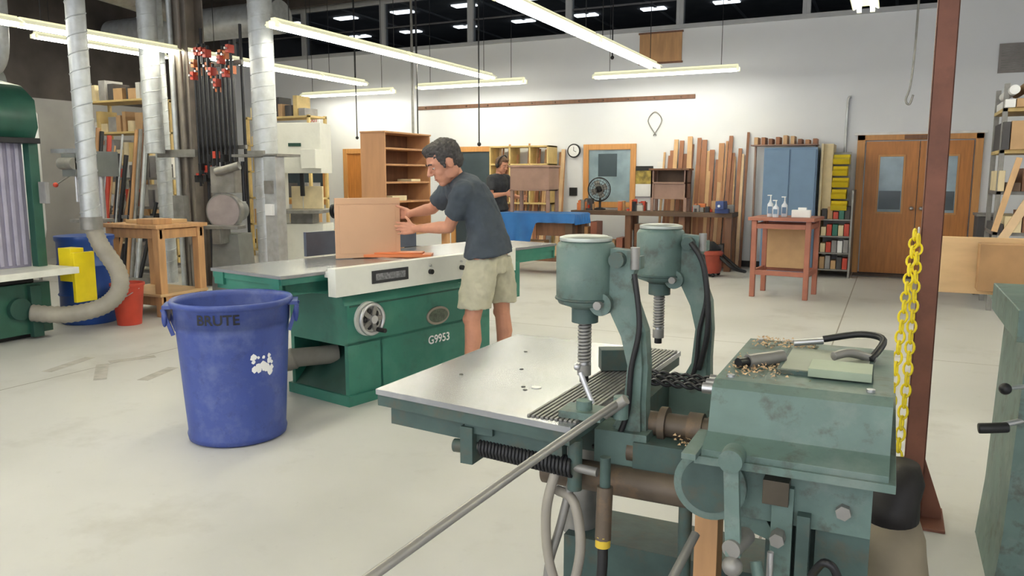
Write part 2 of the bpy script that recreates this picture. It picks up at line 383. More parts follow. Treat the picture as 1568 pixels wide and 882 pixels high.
fixture(2.4,3.,2.44);fixture(2.4,8.,2.44);fixture(-12.,3.5,2.44,z=3.6);fixture(-12,8,2.44,z=3.6);fixture(-6.0,.5,2.44)  # extra fixtures added to brighten the shop; far-left pair lifts that dark side
# ---------------- ducts & columns
def duct(name,x,y,r,z0,z1,mat=galv,pitch=.16):
    b=B(name,bev=0); b.cyl((x,y,z0),(x,y,z1),r,mat,n=32)
    n=int((z1-z0)/pitch*12); b.tube([(x+(r+.001)*math.cos(i*math.pi/6),y+(r+.001)*math.sin(i*math.pi/6),z0+(z1-z0)*i/n) for i in range(n+1)],.006,mat,n=5,sub=1)
    return b
dx0,dy0=-6.77,7.26
b=duct('dust_duct',dx0,dy0,.14,.0,CZ)
b.box(dx0-.35,dx0+.35,dy0-.2,dy0+.2,1.73,1.76,dsteel); b.box(dx0-.12,dx0+.12,dy0-.18,dy0-.14,1.72,1.8,dsteel)
b.box(dx0+.14,dx0+.32,dy0-.2,dy0-.05,.3,1.74,galv); b.box(dx0+.17,dx0+.28,dy0-.24,dy0-.2,1.3,1.45,dsteel); b.box(dx0+.17,dx0+.28,dy0-.24,dy0-.2,1.05,1.18,paper)
b.done()
ax0,ay0=-6.88,5.0
b=duct('dust_duct',ax0,ay0,.085,1.05,CZ); 
b.cyl((ax0,ay0,1.0),(ax0,ay0,1.12),.1,dsteel); b.box(ax0-.41,ax0+.04,ay0-.07,ay0+.08,1.72,1.76,galv)
b.tube([(ax0,ay0,1.06),(ax0+.04,ay0+.05,.85),(-6.66,5.08,.6),(-6.6,5.03,.42),(-6.68,4.9,.28),(-6.9,4.7,.22),(-7.12,4.5,.25)],.075,flex,n=16,sub=12,rib=.1); b.done()
duct('dust_duct',-8.75,7.35,.12,1.8,CZ).done()
b=duct('dust_duct',-9.25,7.9,.1,0,CZ); b.done()
b=B('steel_column',bev=.003); cm=M('column_paint',(128,120,112),.6,.2,var=.25,scale=4)
b.box(-8.65,-8.35,7.6,7.62,0,CZ,cm); b.box(-8.65,-8.35,7.88,7.9,0,CZ,cm); b.box(-8.51,-8.49,7.6,7.9,0,CZ,cm)
b.cyl((-8.58,7.55,0),(-8.58,7.55,CZ),.035,galv,n=12); b.cyl((-8.42,7.55,.6),(-8.42,7.55,CZ),.025,cm,n=12)
b.box(-8.9,-8.2,7.5,7.55,1.75,1.85,dsteel); b.box(-8.6,-8.4,7.45,7.55,.9,1.25,dsteel); b.done()
b=B('overhead_duct_run',bev=0); b.cyl((-13.8,10.8,4.2),(-9.6,10.8,4.2),.28,galv,n=28); b.tube([(-11.5,2,4.6),(-11.5,8,4.5),(-11.5,10.6,4.3)],.2,dsteel,n=18); b.done()
for i,(x,y,z0) in enumerate([(-7.3,11.3,1.95),(-8.9,11.9,2.2),(-6.25,9.8,1.9),(-5.3,9.9,1.95),(-4.0,11.8,3.3)]):
    b=B('ceiling_drop_cable',bev=0); b.cyl((x,y,z0),(x,y,CZ),.022 if i==0 else .01,dsteel if i==0 else blackm,n=8); b.ell((x,y,z0),.03,blackm,n=8,m=6); b.done()

# ---------------- clamps rack
b=B('pipe_clamp_rack',bev=.002)
b.box(-8.25,-7.5,7.68,7.72,2.9,2.96,dsteel); b.box(-8.25,-7.5,7.68,7.72,1.85,1.9,dsteel); b.cyl((-8.22,7.72,0),(-8.22,7.72,3.4),.02,blackm); b.cyl((-7.54,7.72,0),(-7.54,7.72,3.4),.02,blackm)
for i in range(18):
    x=-8.2+i*.039; zt=3.2-random.random()*.5; zb=1.35+random.random()*.35; yy=7.6-.06*(i%2)
    b.cyl((x,yy,zb),(x,yy,zt),.019,blackm,n=8); b.box(x-.026,x+.026,yy-.06,yy+.04,zt-.15,zt-.05,redpl if i%2 else orangew); b.box(x-.025,x+.025,yy-.08,yy+.02,zb+.05,zb+.14,redpl if i%4==0 else blackm)
    b.cyl((x,yy-.1,zt-.1),(x,yy,zt-.1),.014,steel,n=8)
b.done()
# ---------------- disc sander
b=B('disc_sander'); b.X=Matrix.Translation((-7.34,7.2,0))@Matrix.Rotation(math.radians(20),4,'Z')
b.prism([(-.28,0),(.28,0),(.2,.1),(.16,.8),(-.16,.8),(-.2,.1)],'y',-.15,.25,M('sander_grey',(132,134,132),.5,.2,var=.15))
b.cyl((0,-.16,1.08),(0,-.06,1.08),.22,dsteel,n=40); b.cyl((0,-.17,1.08),(0,-.16,1.08),.2,M('abrasive_disc',(164,152,152),.9,var=.15),n=40); b.cyl((0,-.05,1.08),(0,.25,1.08),.14,M('sander_grey2',(120,122,122),.5,.2),n=24)
b.box(-.28,.28,-.4,-.17,.88,.92,dsteel); b.box(-.05,.05,-.38,-.1,.7,.88,dsteel)
b.box(-.2,.1,-.05,.2,1.3,1.62,M('sander_box',(138,134,128),.6,.1,var=.3)); b.cyl((-.1,-.1,1.55),(.2,-.1,1.63),.05,dsteel); b.cyl((.2,0,1.2),(.2,0,1.68),.025,blackm)
b.done()
# ---------------- left background clutter
def shelf_unit(name,x0,x1,y0,y1,h,nsh,frame,items,z0=.1):
    b=B(name,bev=.003)
    for x in (x0,x1-.05):
        for y in (y0,y1-.05): b.box(x,x+.05,y,y+.05,0,h,frame)
    for k in range(nsh):
        z=z0+(h-z0-.05)*k/(nsh-1)
        b.box(x0,x1,y0,y1,z,z+.035,frame)
        gap=(h-z0)/(nsh-1)
        x=x0+.06
        while x<x1-.12 and k<nsh:
            w=random.uniform(.07,.24); hh=random.uniform(.3,.85)*(gap-.06)
            if x+w>x1-.05: break
            if random.random()<.25: b.cyl((x+w/2,y0+.15,z+.035),(x+w/2,y0+.15,z+.035+hh),w/2,random.choice(items),n=14)
            else: b.box(x,x+w,y0+.04+random.random()*.06,y1-.08,z+.035,z+.035+hh,random.choice(items))
            x+=w+random.uniform(.005,.03)
    return b.done()
greybox=M('grey_boxes',(150,148,148),.7,var=.2); brownbox=M('cardboard',(184,150,112),.8,var=.1); darkbox=M('dark_boxes',(74,72,74),.7); whitebox=M('white_boxes',(214,212,206),.7)
items=[cream,cream,brownbox,greybox,darkbox,shelfy,brownbox,whitebox]
shelf_unit('storage_shelf',-12.75,-11.2,9.3,9.8,2.8,6,shelfy,items)
shelf_unit('storage_shelf',-11.0,-9.5,11.3,11.8,2.6,6,shelfy,items)
shelf_unit('storage_shelf',-13.4,-12.1,7.0,7.5,2.4,5,dsteel,[greybox,darkbox,redpl,dsteel,cream])
shelf_unit('storage_shelf',-11.3,-9.9,8.5,8.9,1.5,4,dsteel,[greybox,darkbox,whitebox,redpl,dsteel])
b=B('scrap_metal_rods_rack',bev=.002)
for i in range(26):
    x=-10.6+random.random()*1.2; z=random.uniform(1.0,2.3); b.cyl((x,7.6,0),(x+random.uniform(-.1,.1),7.9,z),random.uniform(.01,.035),random.choice([dsteel,galv,redpl,blackm,tanw,brownw,blackm]),n=8)
b.box(-10.7,-9.4,7.75,7.8,.9,.95,dsteel); b.box(-10.7,-9.4,7.5,7.95,0,.08,dsteel); b.done()
b=B('dust_collector_tank'); b.lathe([(0,0),(.28,0),(.3,.1),(.3,1.5),(.24,1.65),(0,1.7)],(-9.6,6.0,.75),M('tank_white',(206,208,210),.5,var=.05))
for a in (.3,2.4,4.5): b.cyl((-9.6+.25*math.cos(a),6+.25*math.sin(a),0),(-9.6+.25*math.cos(a),6+.25*math.sin(a),.8),.02,dsteel,n=8)
b.done()
b=B('cyclone_blower'); b.cyl((-11.9,6.6,2.76),(-11.0,6.6,2.76),.3,M('blower_grey',(132,136,134),.5,.3,var=.15),n=28); b.tube([(-11.1,6.6,2.9),(-10.7,6.6,3.0),(-10.6,6.6,3.6),(-10.6,6.6,CZ)],.12,galv,n=16); b.box(-11.98,-10.9,6.3,6.9,2.42,2.46,dsteel)
for x in (-11.95,-10.93):
    for y in (6.33,6.87): b.cyl((x,y,0),(x,y,2.45),.03,dsteel)
b.box(-11.9,-11.0,6.35,6.85,1.2,1.24,dsteel); b.box(-11.7,-11.2,6.4,6.8,1.24,1.8,greybox); b.done()
b=B('drill_press'); x,y=-8.75,6.4
b.box(x-.22,x+.22,y-.3,y+.3,0,.06,dsteel); b.cyl((x,y+.12,.06),(x,y+.12,1.75),.045,steel); b.box(x-.17,x+.17,y-.2,y+.15,.95,.99,dsteel)
b.box(x-.12,x+.12,y-.28,y+.3,1.5,1.8,M('press_grey',(112,116,116),.5,.2)); b.cyl((x,y-.18,1.2),(x,y-.18,1.5),.03,steel); b.cyl((x-.14,y-.1,1.55),(x-.3,y-.25,1.4),.01,dsteel); b.ell((x-.3,y-.25,1.4),.03,redpl)
b.cyl((x-.12,y-.28,1.65),(x+.12,y-.28,1.65),.07,dsteel); b.done()
b=B('green_wide_belt_sander'); 
b.box(-8.6,-7.15,3.0,4.72,.05,.52,dgreen); b.box(-8.5,-7.25,3.1,4.6,0,.05,black); b.box(-8.3,-6.85,3.0,4.82,.60,.66,M('sander_table_white',(222,222,214),.4)); b.box(-8.2,-7.2,3.1,4.6,.52,.6,blackm)
b.box(-8.5,-7.3,3.0,4.66,.66,1.82,purple)
for k in range(22): b.box(-7.3,-7.285,3.05+k*.073,3.085+k*.073,.68,1.8,M('belt_rib',(164,160,180),.6))
b.prism([(-8.4+0,1.82),(-7.3,1.82),(-7.22,1.95),(-7.24,2.2),(-7.42,2.34),(-7.7,2.4),(-8.3,2.4)],'y',3.0,4.78,dgreen,True)
b.box(-7.6,-7.14,3.0,4.74,1.8,1.85,blackm); b.cyl((-7.15,4.4,.3),(-7.1,4.4,.3),.1,jgreend); b.box(-7.16,-7.1,4.5,4.6,.02,.5,jgreend)
b.box(-7.29,-7.2,4.66,4.75,.66,1.82,dgreen); b.box(-7.2,-7.1,4.72,4.76,1.25,1.45,greybox); b.done()
b=B('yellow_foam_block'); b.box(-7.02,-6.98,4.86,5.08,.3,.78,yellow); b.box(-7.2,-7.02,4.86,5.0,.5,.82,yellow); b.done()
b=B('blue_drum'); b.lathe([(0,0),(.26,0),(.27,.02),(.265,.28),(.28,.3),(.265,.32),(.265,.58),(.28,.6),(.265,.62),(.265,.84),(.28,.86),(.28,.9),(.24,.9),(0,.88)],(-7.5,5.36,0),M('drum_blue',(34,74,152),.4,var=.1)); b.done()
b=B('red_bucket'); b.lathe([(0,.01),(.115,0),(.155,.4),(.165,.4),(.165,.43),(.15,.43),(.14,.4),(.105,.03),(0,.03)],(-6.98,5.42,0),redpl,n=36); b.tube([(-7.13,5.39,.38),(-7.1,5.24,.3),(-6.98,5.21,.26),(-6.87,5.29,.3),(-6.83,5.44,.38)],.005,steel,n=6); b.done()
b=B('wooden_tool_stand',Matrix.Translation((-7.42,6.15,0)))
for x in (-.36,.36):
    for y in (-.33,.2): b.box(x,x+.09,y,y+.09,0,.95,tanw)
b.box(-.4,.48,-.37,.32,.95,.99,tanw); b.box(-.38,.46,-.35,.3,.22,.25,plyw)
for z in (.12,.84):
    b.box(-.36,.45,-.31,-.27,z,z+.1,tanw); b.box(-.36,.45,.23,.27,z,z+.1,tanw); b.box(-.34,-.3,-.3,.25,z,z+.1,tanw); b.box(.39,.43,-.3,.25,z,z+.1,tanw)
b.box(-.2,.3,-.2,.2,.99,1.03,plyw); b.box(.1,.35,-.3,-.05,.99,1.05,tanw); b.done()
b=B('white_bandsaw',Matrix.Translation((-8.35,9.55,0))@Matrix.Rotation(math.radians(20),4,'Z'),bev=.02)
b.box(-.45,.5,-.2,.3,1.55,2.3,ivory); b.box(-.45,-.2,-.15,.25,.6,1.6,ivory); b.box(-.45,.5,-.2,.3,0,.78,ivory); b.box(-.15,.55,-.45,.35,.95,1.0,dsteel); b.box(-.05,.3,-.1,.2,.78,.95,dsteel)
b.box(.1,.16,-.05,.0,1.2,1.6,blackm); b.box(.13,.14,-.04,-.02,.98,1.56,steel); b.box(.3,.52,-.5,-.2,1.62,1.9,ivory); b.box(.0,.2,-.215,-.2,1.95,2.0,jgreend); b.box(.3,.4,-.215,-.2,1.75,1.8,blackm)
b.box(-.1,.4,.1,.16,1.0,1.35,cream); b.done()
b=B('bench_grinder',Matrix.Translation((-6.15,8.0,0))); b.box(-.2,.2,-.15,.15,0,.05,dsteel); b.cyl((0,0,.05),(0,0,.95),.07,dsteel); b.cyl((-.13,0,1.07),(.13,0,1.07),.09,M('grinder_grey',(130,134,134),.5,.3)); b.box(-.1,.1,-.1,.1,.95,1.0,dsteel)
for s in (-1,1): b.cyl((s*.17,0,1.07),(s*.22,0,1.07),.1,blackm); b.cyl((s*.15,0,1.07),(s*.24,0,1.07),.075,greybox)
b.done()

# ---------------- bookcase on bench
b=B('wooden_bench'); b.box(-5.75,-4.9,7.2,8.5,.84,.9,tanw)
for x in (-5.7,-5.02):
    for y in (7.25,8.37): b.box(x,x+.08,y,y+.08,0,.84,tanw)
b.box(-5.7,-4.95,7.3,8.4,.3,.33,tanw); b.done()
b=B('wooden_bookcase'); bk=M('bookcase_birch',(182,134,94),.5,var=.1,scale=4,stretch=(4,4,.6))
x0,x1,y0,y1=-5.42,-5.09,7.3,8.25
b.box(x0,x1,y0,y0+.02,.9,1.98,bk); b.box(x0,x1,y1-.02,y1,.9,1.98,bk); b.box(x0+.002,x0+.014,y0+.02,y1-.02,.9,1.98,brownw); b.box(x0,x1+.01,y0-.01,y1+.01,1.98,2.0,bk)
for z in (.9,1.2,1.42,1.62,1.8): b.box(x0+.014,x1-.004,y0+.02,y1-.02,z,z+.022,bk)
b.box(x1-.25,x1-.05,7.5,7.8,1.222,1.28,cream); b.box(x1-.25,x1-.05,7.9,8.1,1.442,1.47,cream); b.done()

# ---------------- blue-covered rolling workbench
b=B('rolling_workbench')
b.box(-5.6,-4.3,11.0,11.6,.84,.92,darkw)
for x in (-5.55,-4.45):
    for y in (11.05,11.45): b.box(x,x+.12,y,y+.12,.12,.84,darkw); b.cyl((x+.04,y+.06,.05),(x+.08,y+.06,.05),.05,black,n=16); b.box(x+.03,x+.09,y+.03,y+.09,.05,.12,dsteel)
b.box(-5.5,-4.35,11.1,11.55,.2,.24,brownw); b.box(-4.95,-4.4,11.08,11.55,.6,.82,brownw); b.box(-5.4,-4.9,11.3,11.5,.24,.5,brownbox); b.done()
b=B('blue_tarp_cover',bev=0)
n=40; vs=[];fs=[]
prof=[(-5.63,.42),(-5.64,.7),(-5.62,.93),(-5.55,.945),(-4.3,.945),(-4.26,.93),(-4.25,.78)]
for i in range(n+1):
    y=10.96+.67*i/n
    for j,(x,z) in enumerate(prof): 
        w=.02*math.sin(i*.9+j)*(1 if j in(0,1,6) else .15)
        vs.append((x+w,y,z))
k=len(prof)
for i in range(n):
    for j in range(k-1): fs.append((i*k+j,(i+1)*k+j,(i+1)*k+j+1,i*k+j+1))
b.add(vs,fs,bluecloth,True)
vs=[];fs=[];n=50
for i in range(n+1):
    x=-5.63+1.38*i/n; dr=.5 if x<-5.0 else .5-.36*min(1,(x+5.0)/.12)
    for j in range(6): vs.append((x,10.955-.02*math.sin(i*.8)*(j/5)-.004*j,.945-dr*j/5))
for i in range(n):
    for j in range(5): fs.append((i*6+j,(i+1)*6+j,(i+1)*6+j+1,i*6+j+1))
b.add(vs,fs,bluecloth,True); b.done()
b=B('small_wooden_cabinet',Matrix.Translation((.1,0,0))); 
b.box(-5.5,-4.84,11.1,11.5,1.28,1.3,greyw); b.box(-5.52,-4.82,11.08,11.52,1.64,1.67,greyw); b.box(-5.5,-5.47,11.1,11.5,1.28,1.65,greyw); b.box(-4.87,-4.84,11.1,11.5,1.28,1.65,greyw); b.box(-5.48,-4.86,11.1,11.12,1.3,1.64,greyw)
for x in (-5.5,-4.89):
    for y in (11.1,11.45): b.box(x,x+.05,y,y+.05,.95,1.3,greyw)
b.done()
b=B('small_display_cabinet')
x0,x1,y0,y1=-3.62,-3.02,12.75,13.05
for x in (x0,x1-.05):
    for y in (y0,y1-.05): b.box(x,x+.05,y,y+.05,.93,1.6,greyw)
b.box(x0-.03,x1+.03,y0-.03,y1+.03,1.6,1.63,brownw); b.box(x0,x1,y0,y1,1.38,1.41,greyw); b.box(x0,x0+.03,y0,y1,1.15,1.6,greyw); b.box(x1-.03,x1,y0,y1,1.15,1.6,greyw); b.box(x0,x1,y0+.02,y0+.04,1.13,1.38,greyw); b.box(x0,x1,y1-.02,y1,1.13,1.6,darkw); b.done()
b=B('long_workbench',bev=.003)
b.box(-4.95,-2.25,12.55,13.1,.86,.93,darkw)
for x in (-4.9,-4.0,-3.1,-2.36):
    for y in (12.6,12.95): b.box(x,x+.1,y,y+.1,0,.86,brownw)
b.box(-4.9,-2.3,12.65,13.05,.2,.24,darkw)
for i in range(16):
    x=-4.8+i*.155; h=random.uniform(.12,.5); b.box(x,x+random.uniform(.08,.14),12.7,13.0,.24,.24+h,random.choice([brownbox,darkbox,redw,tanw,greybox,brownw]))
for i in range(56):
    x=-4.2+random.random()*1.85
    if -3.75<x<-2.95: x=-4.9+random.random()*.15
    y=12.6+random.random()*.35; b.box(x,x+random.uniform(.03,.14),y,y+.08,.93,.93+random.uniform(.03,.2),random.choice([blackm,redpl,greybox,brownbox,darkbox,orangew,dsteel,tanw,whitebox]))
b.done()
b=B('bench_vise'); b.box(-2.5,-2.3,12.45,12.6,.93,1.0,M('vise_blue',(50,70,130),.5)); b.box(-2.46,-2.34,12.3,12.6,1.0,1.12,M('vise_blue2',(60,80,140),.5)); b.cyl((-2.4,12.25,1.05),(-2.4,12.6,1.05),.02,steel); b.done()
b=B('desk_fan'); c=V(-4.55,12.85,1.28)
b.lathe([(0,0),(.1,0),(.1,.02),(.02,.04),(.02,.2),(0,.2)],(-4.55,12.9,.93),blackm,n=24)
for r in (.05,.1,.15,.19): b.torus(c+V(0,-.05,0),r,.004,blackm,axis=(0,1,0))
b.torus(c,.2,.01,blackm,axis=(0,1,0)); 
for k in range(18):
    a=k*math.pi/9; b.cyl(c+V(0,-.06,0),c+V(.2*math.cos(a),-.02,.2*math.sin(a)),.003,blackm,n=5)
for k in range(4):
    a=k*math.pi/2+.4; b.bar(c,c+V(.15*math.cos(a),0,.15*math.sin(a)),.1,.004,dsteel,up=(0,1,0))
b.cyl(c+V(0,.02,0),c+V(0,.12,0),.06,blackm); b.done()
woods=[M('lumber_a',(180,132,94),.6,var=.1),M('lumber_b',(156,106,78),.6,var=.1),M('lumber_c',(202,164,122),.6,var=.1),M('lumber_d',(132,88,64),.6,var=.1),M('lumber_e',(216,186,150),.6,var=.1)]
def lumber(name,x0,x1,zb,zt,nn,y=13.35):
    b=B(name,bev=.002)
    for i in range(nn):
        x=x0+(x1-x0)*i/nn+random.uniform(0,.03); w=random.uniform(.035,.09); t=random.uniform(.6,1)
        zz=zb+(zt-zb)*t; b.bar((x,y-.15-random.uniform(0,.04),0),(x+random.uniform(-.05,.05),y+.12,zz),w,.025,random.choice(woods),up=(0,1,0))
    return b.done()
lumber('lumber_stack',-3.62,-2.18,.9,2.22,26)
lumber('lumber_stack',-5.52,-5.42,.8,2.1,4)
b=B('lumber_cubby_rack'); 
for x in (-6.75,-6.35,-5.95,-5.6): b.box(x,x+.03,13.0,13.42,1.0,2.05,shelfy)
for z in (1.0,1.7,2.02): b.box(-6.75,-5.57,13.0,13.42,z,z+.03,shelfy)
for x in (-6.7,-5.65): b.box(x,x+.05,13.35,13.4,0,1.0,shelfy)
for i in range(24):
    x=-6.7+i*.045; b.bar((x,13.02,.0),(x+random.uniform(-.02,.02),13.3,random.uniform(1.4,2.15)),random.uniform(.03,.05),.02,random.choice(woods),up=(0,1,0))
b.done()
b=B('board_rack'); b.box(-2.1,-1.1,13.1,13.45,1.98,2.0,greyw)
for i in range(9): b.box(-2.05+i*.11,-1.99+i*.11,13.1,13.4,2.0,2.0+random.uniform(.05,.16),random.choice(woods))
for x in (-2.08,-1.15): b.box(x,x+.03,13.38,13.44,0,1.98,greyw)
b.done()
b=B('blue_metal_cabinet'); b.box(-1.8,-1.04,12.5,13.05,.06,1.93,bluec); b.box(-1.78,-1.43,12.48,12.5,.1,1.9,bluec); b.box(-1.41,-1.06,12.48,12.5,.1,1.9,bluec); b.box(-1.46,-1.44,12.46,12.48,.95,1.08,steel); b.box(-1.78,-1.06,12.52,13.0,0,.06,black); b.done()
b=B('parts_storage_rack',bev=.003)
b.box(-1.0,-.97,12.6,13.35,0,1.98,cream); b.box(-.55,-.52,12.6,13.35,0,1.3,dsteel)
for z in (.1,.35,.6,.85): b.box(-.97,-.55,12.6,13.35,z,z+.02,dsteel)
for i in range(20): 
    x=-.95+(i%5)*.08; z=.12+.25*(i//5); b.box(x,x+.07,12.65,12.9,z,z+random.uniform(.1,.2),random.choice([cream,greybox,jgreen,redpl,darkbox,paper,brownbox]))
b.box(-.97,-.84,12.7,13.3,1.0,1.98,cream)
for k in range(5):
    z=1.0+k*.17; x=-.83
    b.prism([(12.62,z),(12.95,z),(12.95,z+.14),(12.7,z+.14),(12.68,z+.1),(12.54,z+.07)],'x',x,x+.22-.02*(k%2),yellowd)
b.box(-.84,-.6,12.95,12.97,1.0,1.86,dsteel); b.done()
b=B('fire_extinguisher'); b.lathe([(0,0),(.07,0),(.075,.02),(.075,.36),(.04,.43),(.02,.45),(0,.45)],(1.3,13.3,0),redpl,n=20); b.box(1.28,1.32,13.22,13.35,.45,.5,black); b.done()
b=B('shop_vacuum'); b.lathe([(0,0.05),(.2,.05),(.22,.1),(.22,.32),(.24,.33),(.24,.36),(.2,.4),(.12,.5),(0,.5)],(-2.5,12.0,0),M('vac_red',(160,70,54),.5),n=30); b.lathe([(.2,.36),(.21,.42),(.1,.52),(0,.53)],(-2.5,12.0,0),black,n=30)
for a in range(4): b.ell((-2.5+.2*math.cos(a*1.57+.7),12.0+.2*math.sin(a*1.57+.7),.03),.03,black,n=10,m=6)
b.tube([(-2.3,11.95,.3),(-2.1,11.9,.15),(-1.95,12.1,.08),(-2.05,12.2,.1),(-2.3,12.2,.3)],.025,black); b.done()
b=B('red_side_table',Matrix.Translation((-1.19,10.4,0))@Matrix.Rotation(math.radians(-5),4,'Z'))
b.box(-.39,.39,-.36,.36,.96,1.0,redw)
for x in (-.35,.29):
    for y in (-.32,.26): b.box(x,x+.06,y,y+.06,0,.96,redw)
for z in (.28,.86): b.box(-.33,.33,-.31,-.28,z,z+.06,redw); b.box(-.33,.33,.28,.31,z,z+.06,redw); b.box(-.34,-.31,-.3,.3,z,z+.06,redw); b.box(.31,.34,-.3,.3,z,z+.06,redw)
b.box(-.25,.25,.1,.3,.34,.86,brownbox); b.done()
clear=M('clear_plastic',(214,220,230),.2,var=.05)
for x,y,h in ((-1.38,10.3,.26),(-1.3,10.2,.2),(-1.22,10.38,.24)):
    b=B('pump_bottle',bev=.001); b.lathe([(0,0),(.035,0),(.037,.02),(.037,h*.6),(.015,h*.72),(.012,h*.8),(0,h*.8)],(x,y,1.0),clear,n=20); b.cyl((x,y,1+h*.8),(x,y,1+h),.006,paper,n=8); b.box(x-.04,x+.012,y-.008,y+.008,1+h,1.012+h,paper); b.box(x-.025,x+.025,y-.04,y-.037,1.04,1.0+h*.5,bluec); b.done()
b=B('tissue_box'); b.box(-1.12,-.9,10.25,10.37,1.0,1.09,paper); b.box(-1.05,-.95,10.29,10.33,1.09,1.12,paper); b.done()
b=B('pipe_storage_rack',bev=.003)
for x in (1.02,2.2):
    for y in (10.2,11.0): b.box(x,x+.05,y,y+.05,0,2.5,dsteel)
for z in (.4,.85,1.3,1.75,2.2): b.box(1.02,2.25,10.2,11.05,z,z+.04,dsteel if z<1.5 else shelfy)
for lz in (.44,.89,1.34,1.79,2.24):
    x=1.03
    while x<2.1:
        w=random.uniform(.05,.16); b.box(x,x+w,10.12,10.95,lz,lz+random.uniform(.08,.34 if lz<2.2 else .12),random.choice([cream,darkbox,brownbox,darkbox,paper,redw,greybox,brownw,darkw])); x+=w+.01
for k in range(6): b.cyl((1.1+k*.13,10.05,2.42+.04*(k%2)),(1.1+k*.13,11.1,2.42+.04*(k%2)),.05,random.choice([brownbox,paper,M('tube_green',(120,230,130),.5),greyw]))
b.bar((1.0,10.1,.6),(1.35,10.12,1.3),.09,.03,woods[4],up=(0,1,0)); b.bar((1.02,10.06,.9),(1.2,10.08,1.7),.06,.03,woods[2],up=(0,1,0)); b.done()
b=B('dark_tool_cart'); b.box(.98,1.2,11.5,12.0,.1,1.0,darkbox); b.box(.96,1.22,11.48,12.02,1.0,1.03,dsteel)
for z in (.3,.5,.7): b.box(1.0,1.18,11.49,11.5,z,z+.02,steel)
for x in (1.0,1.18):
    for y in (11.55,11.95): b.ell((x,y,.05),.05,black,n=10,m=6)
b.done()
b=B('plywood_panel_stand'); 
b.box(.30,1.7,5.72,5.75,.76,1.12,plyw); b.box(.5,1.75,5.55,5.70,.80,1.09,M('brown_ply_box',(162,124,84),.6,var=.15)); b.box(.6,1.8,5.5,5.9,.73,.76,bgreen)
for x in (.95,1.65):
    b.bar((x,5.45,0),(x,5.65,.74),.07,.05,bgreen,up=(1,0,0)); b.bar((x,6.0,0),(x,5.8,.74),.07,.05,bgreen,up=(1,0,0))
b.box(.95,1.65,5.5,5.55,.3,.36,bgreen); b.done()
b=B('green_pedestal_machine',bev=.008); 
b.prism([(.40,0),(1.1,0),(1.05,.25),(.98,.95),(.44,.95),(.42,.25)],'y',3.1,3.7,bgreen); b.box(.40,1.3,3.05,3.8,.95,1.06,bgreen)
b.cyl((.385,3.05,.79),(.46,3.12,.79),.008,steel,n=10); b.ell((.38,3.04,.79),.02,black); b.cyl((.36,3.04,.655),(.46,3.12,.67),.01,steel,n=10); b.tube([(.31,3.03,.645),(.35,3.035,.65),(.40,3.05,.655)],.018,black,n=12); b.done()

# ---------------- rust post + chain
b=B('rust_steel_post',bev=.003); x,y=.155,3.75
b.box(x-.04,x+.04,y-.04,y-.032,0,CZ,rust); b.box(x-.04,x+.04,y+.032,y+.04,0,CZ,rust); b.box(x-.04,x-.033,y-.04,y+.04,0,CZ,rust);b.box(x+.033,x+.04,y-.04,y+.04,0,CZ,rust)
b.box(x-.13,x+.13,y-.13,y+.13,0,.015,rust)
for sx_,sy_ in ((1,0),(-1,0),(0,1),(0,-1)):
    if sx_: b.prism([(x+sx_*.04,.015),(x+sx_*.12,.015),(x+sx_*.12,.05),(x+sx_*.04,.28)],'y',y-.006,y+.006,rust)
    else: b.prism([(y+sy_*.04,.015),(y+sy_*.12,.015),(y+sy_*.12,.05),(y+sy_*.04,.28)],'x',x-.006,x+.006,rust)
b.torus((x-.05,y-.06,1.27),.018,.004,steel,axis=(1,0,0)); b.done()
b=B('yellow_plastic_chain',bev=0)
def chain(b,pts,mat,pitch=.044,R=.0155,r=.005):
    P=[Vector(p) for p in pts]; seg=[(P[i],P[i+1]) for i in range(len(P)-1)]
    tot=sum((q-p).length for p,q in seg); n=int(tot/pitch)
    for i in range(n):
        d=i*pitch
        for p,q in seg:
            l=(q-p).length
            if d<=l: break
            d-=l
        dr=(q-p).normalized(); c=p+dr*d; a=dr.cross(V(1,0,0) if i%2 else V(.3,1,0)).normalized()
        b.torus(c,R,r,mat,axis=a,n=14,k=6,sx=1.75,sdir=dr)
chain(b,[(.090,3.66,1.26),(.065,3.43,.98),(.045,3.25,.7),(.02,3.1,.43)],yellow)
chain(b,[(.105,3.65,1.24),(.10,3.48,1.0),(.09,3.3,.7),(.07,3.12,.43)],yellow)
b.done()
b=B('dust_collection_bag',bev=0); rings=[]
for i in range(9):
    t=i/8; z=.02+.46*t; r=.12*(1-.45*t*t)+.008*math.sin(i*2); rings.append(((.07+.012*math.sin(i),2.85+.18*t,z),(r,0,0),(0,r*1.3,0)))
b.loft(rings[:6],M('tan_canvas',(150,138,118),.85,bump=.3,bscale=10)); b.loft(rings[5:],M('black_bag',(40,36,36),.6,bump=.4,bscale=8)); b.done()

# ---------------- trash can
C=V(-3.39,3.31,0)
b=B('blue_trash_can',bev=0)
prof=[(0,.02),(.25,0),(.272,.01),(.278,.04),(.272,.06),(.309,.645),(.312,.68),(.316,.68),(.319,.775),(.325,.78),(.336,.78),(.338,.805),(.332,.815),(.316,.812),(.31,.78),(.26,.05),(0,.045)]
b.lathe(prof,C,bluepl,n=72)
for ang in (-44.6+84,-44.6-90-4):
    a=math.radians(ang);o=V(math.cos(a),math.sin(a),0);tn=V(-math.sin(a),math.cos(a),0)
    p=C+o*.314
    for s in (-.07,.07): b.bar(p+tn*s+V(0,0,.62),p+o*.05+tn*s+V(0,0,.77),.018,.02,bluepl)
    b.loft([(p+o*.04+tn*s+V(0,0,.72),o*.014,V(0,0,.05)) for s in (-.085,-.05,0,.05,.085)],bluepl,n=14)
    b.bar(p+o*.025-tn*.085+V(0,0,.78),p+o*.025+tn*.085+V(0,0,.78),.05,.02,bluepl)
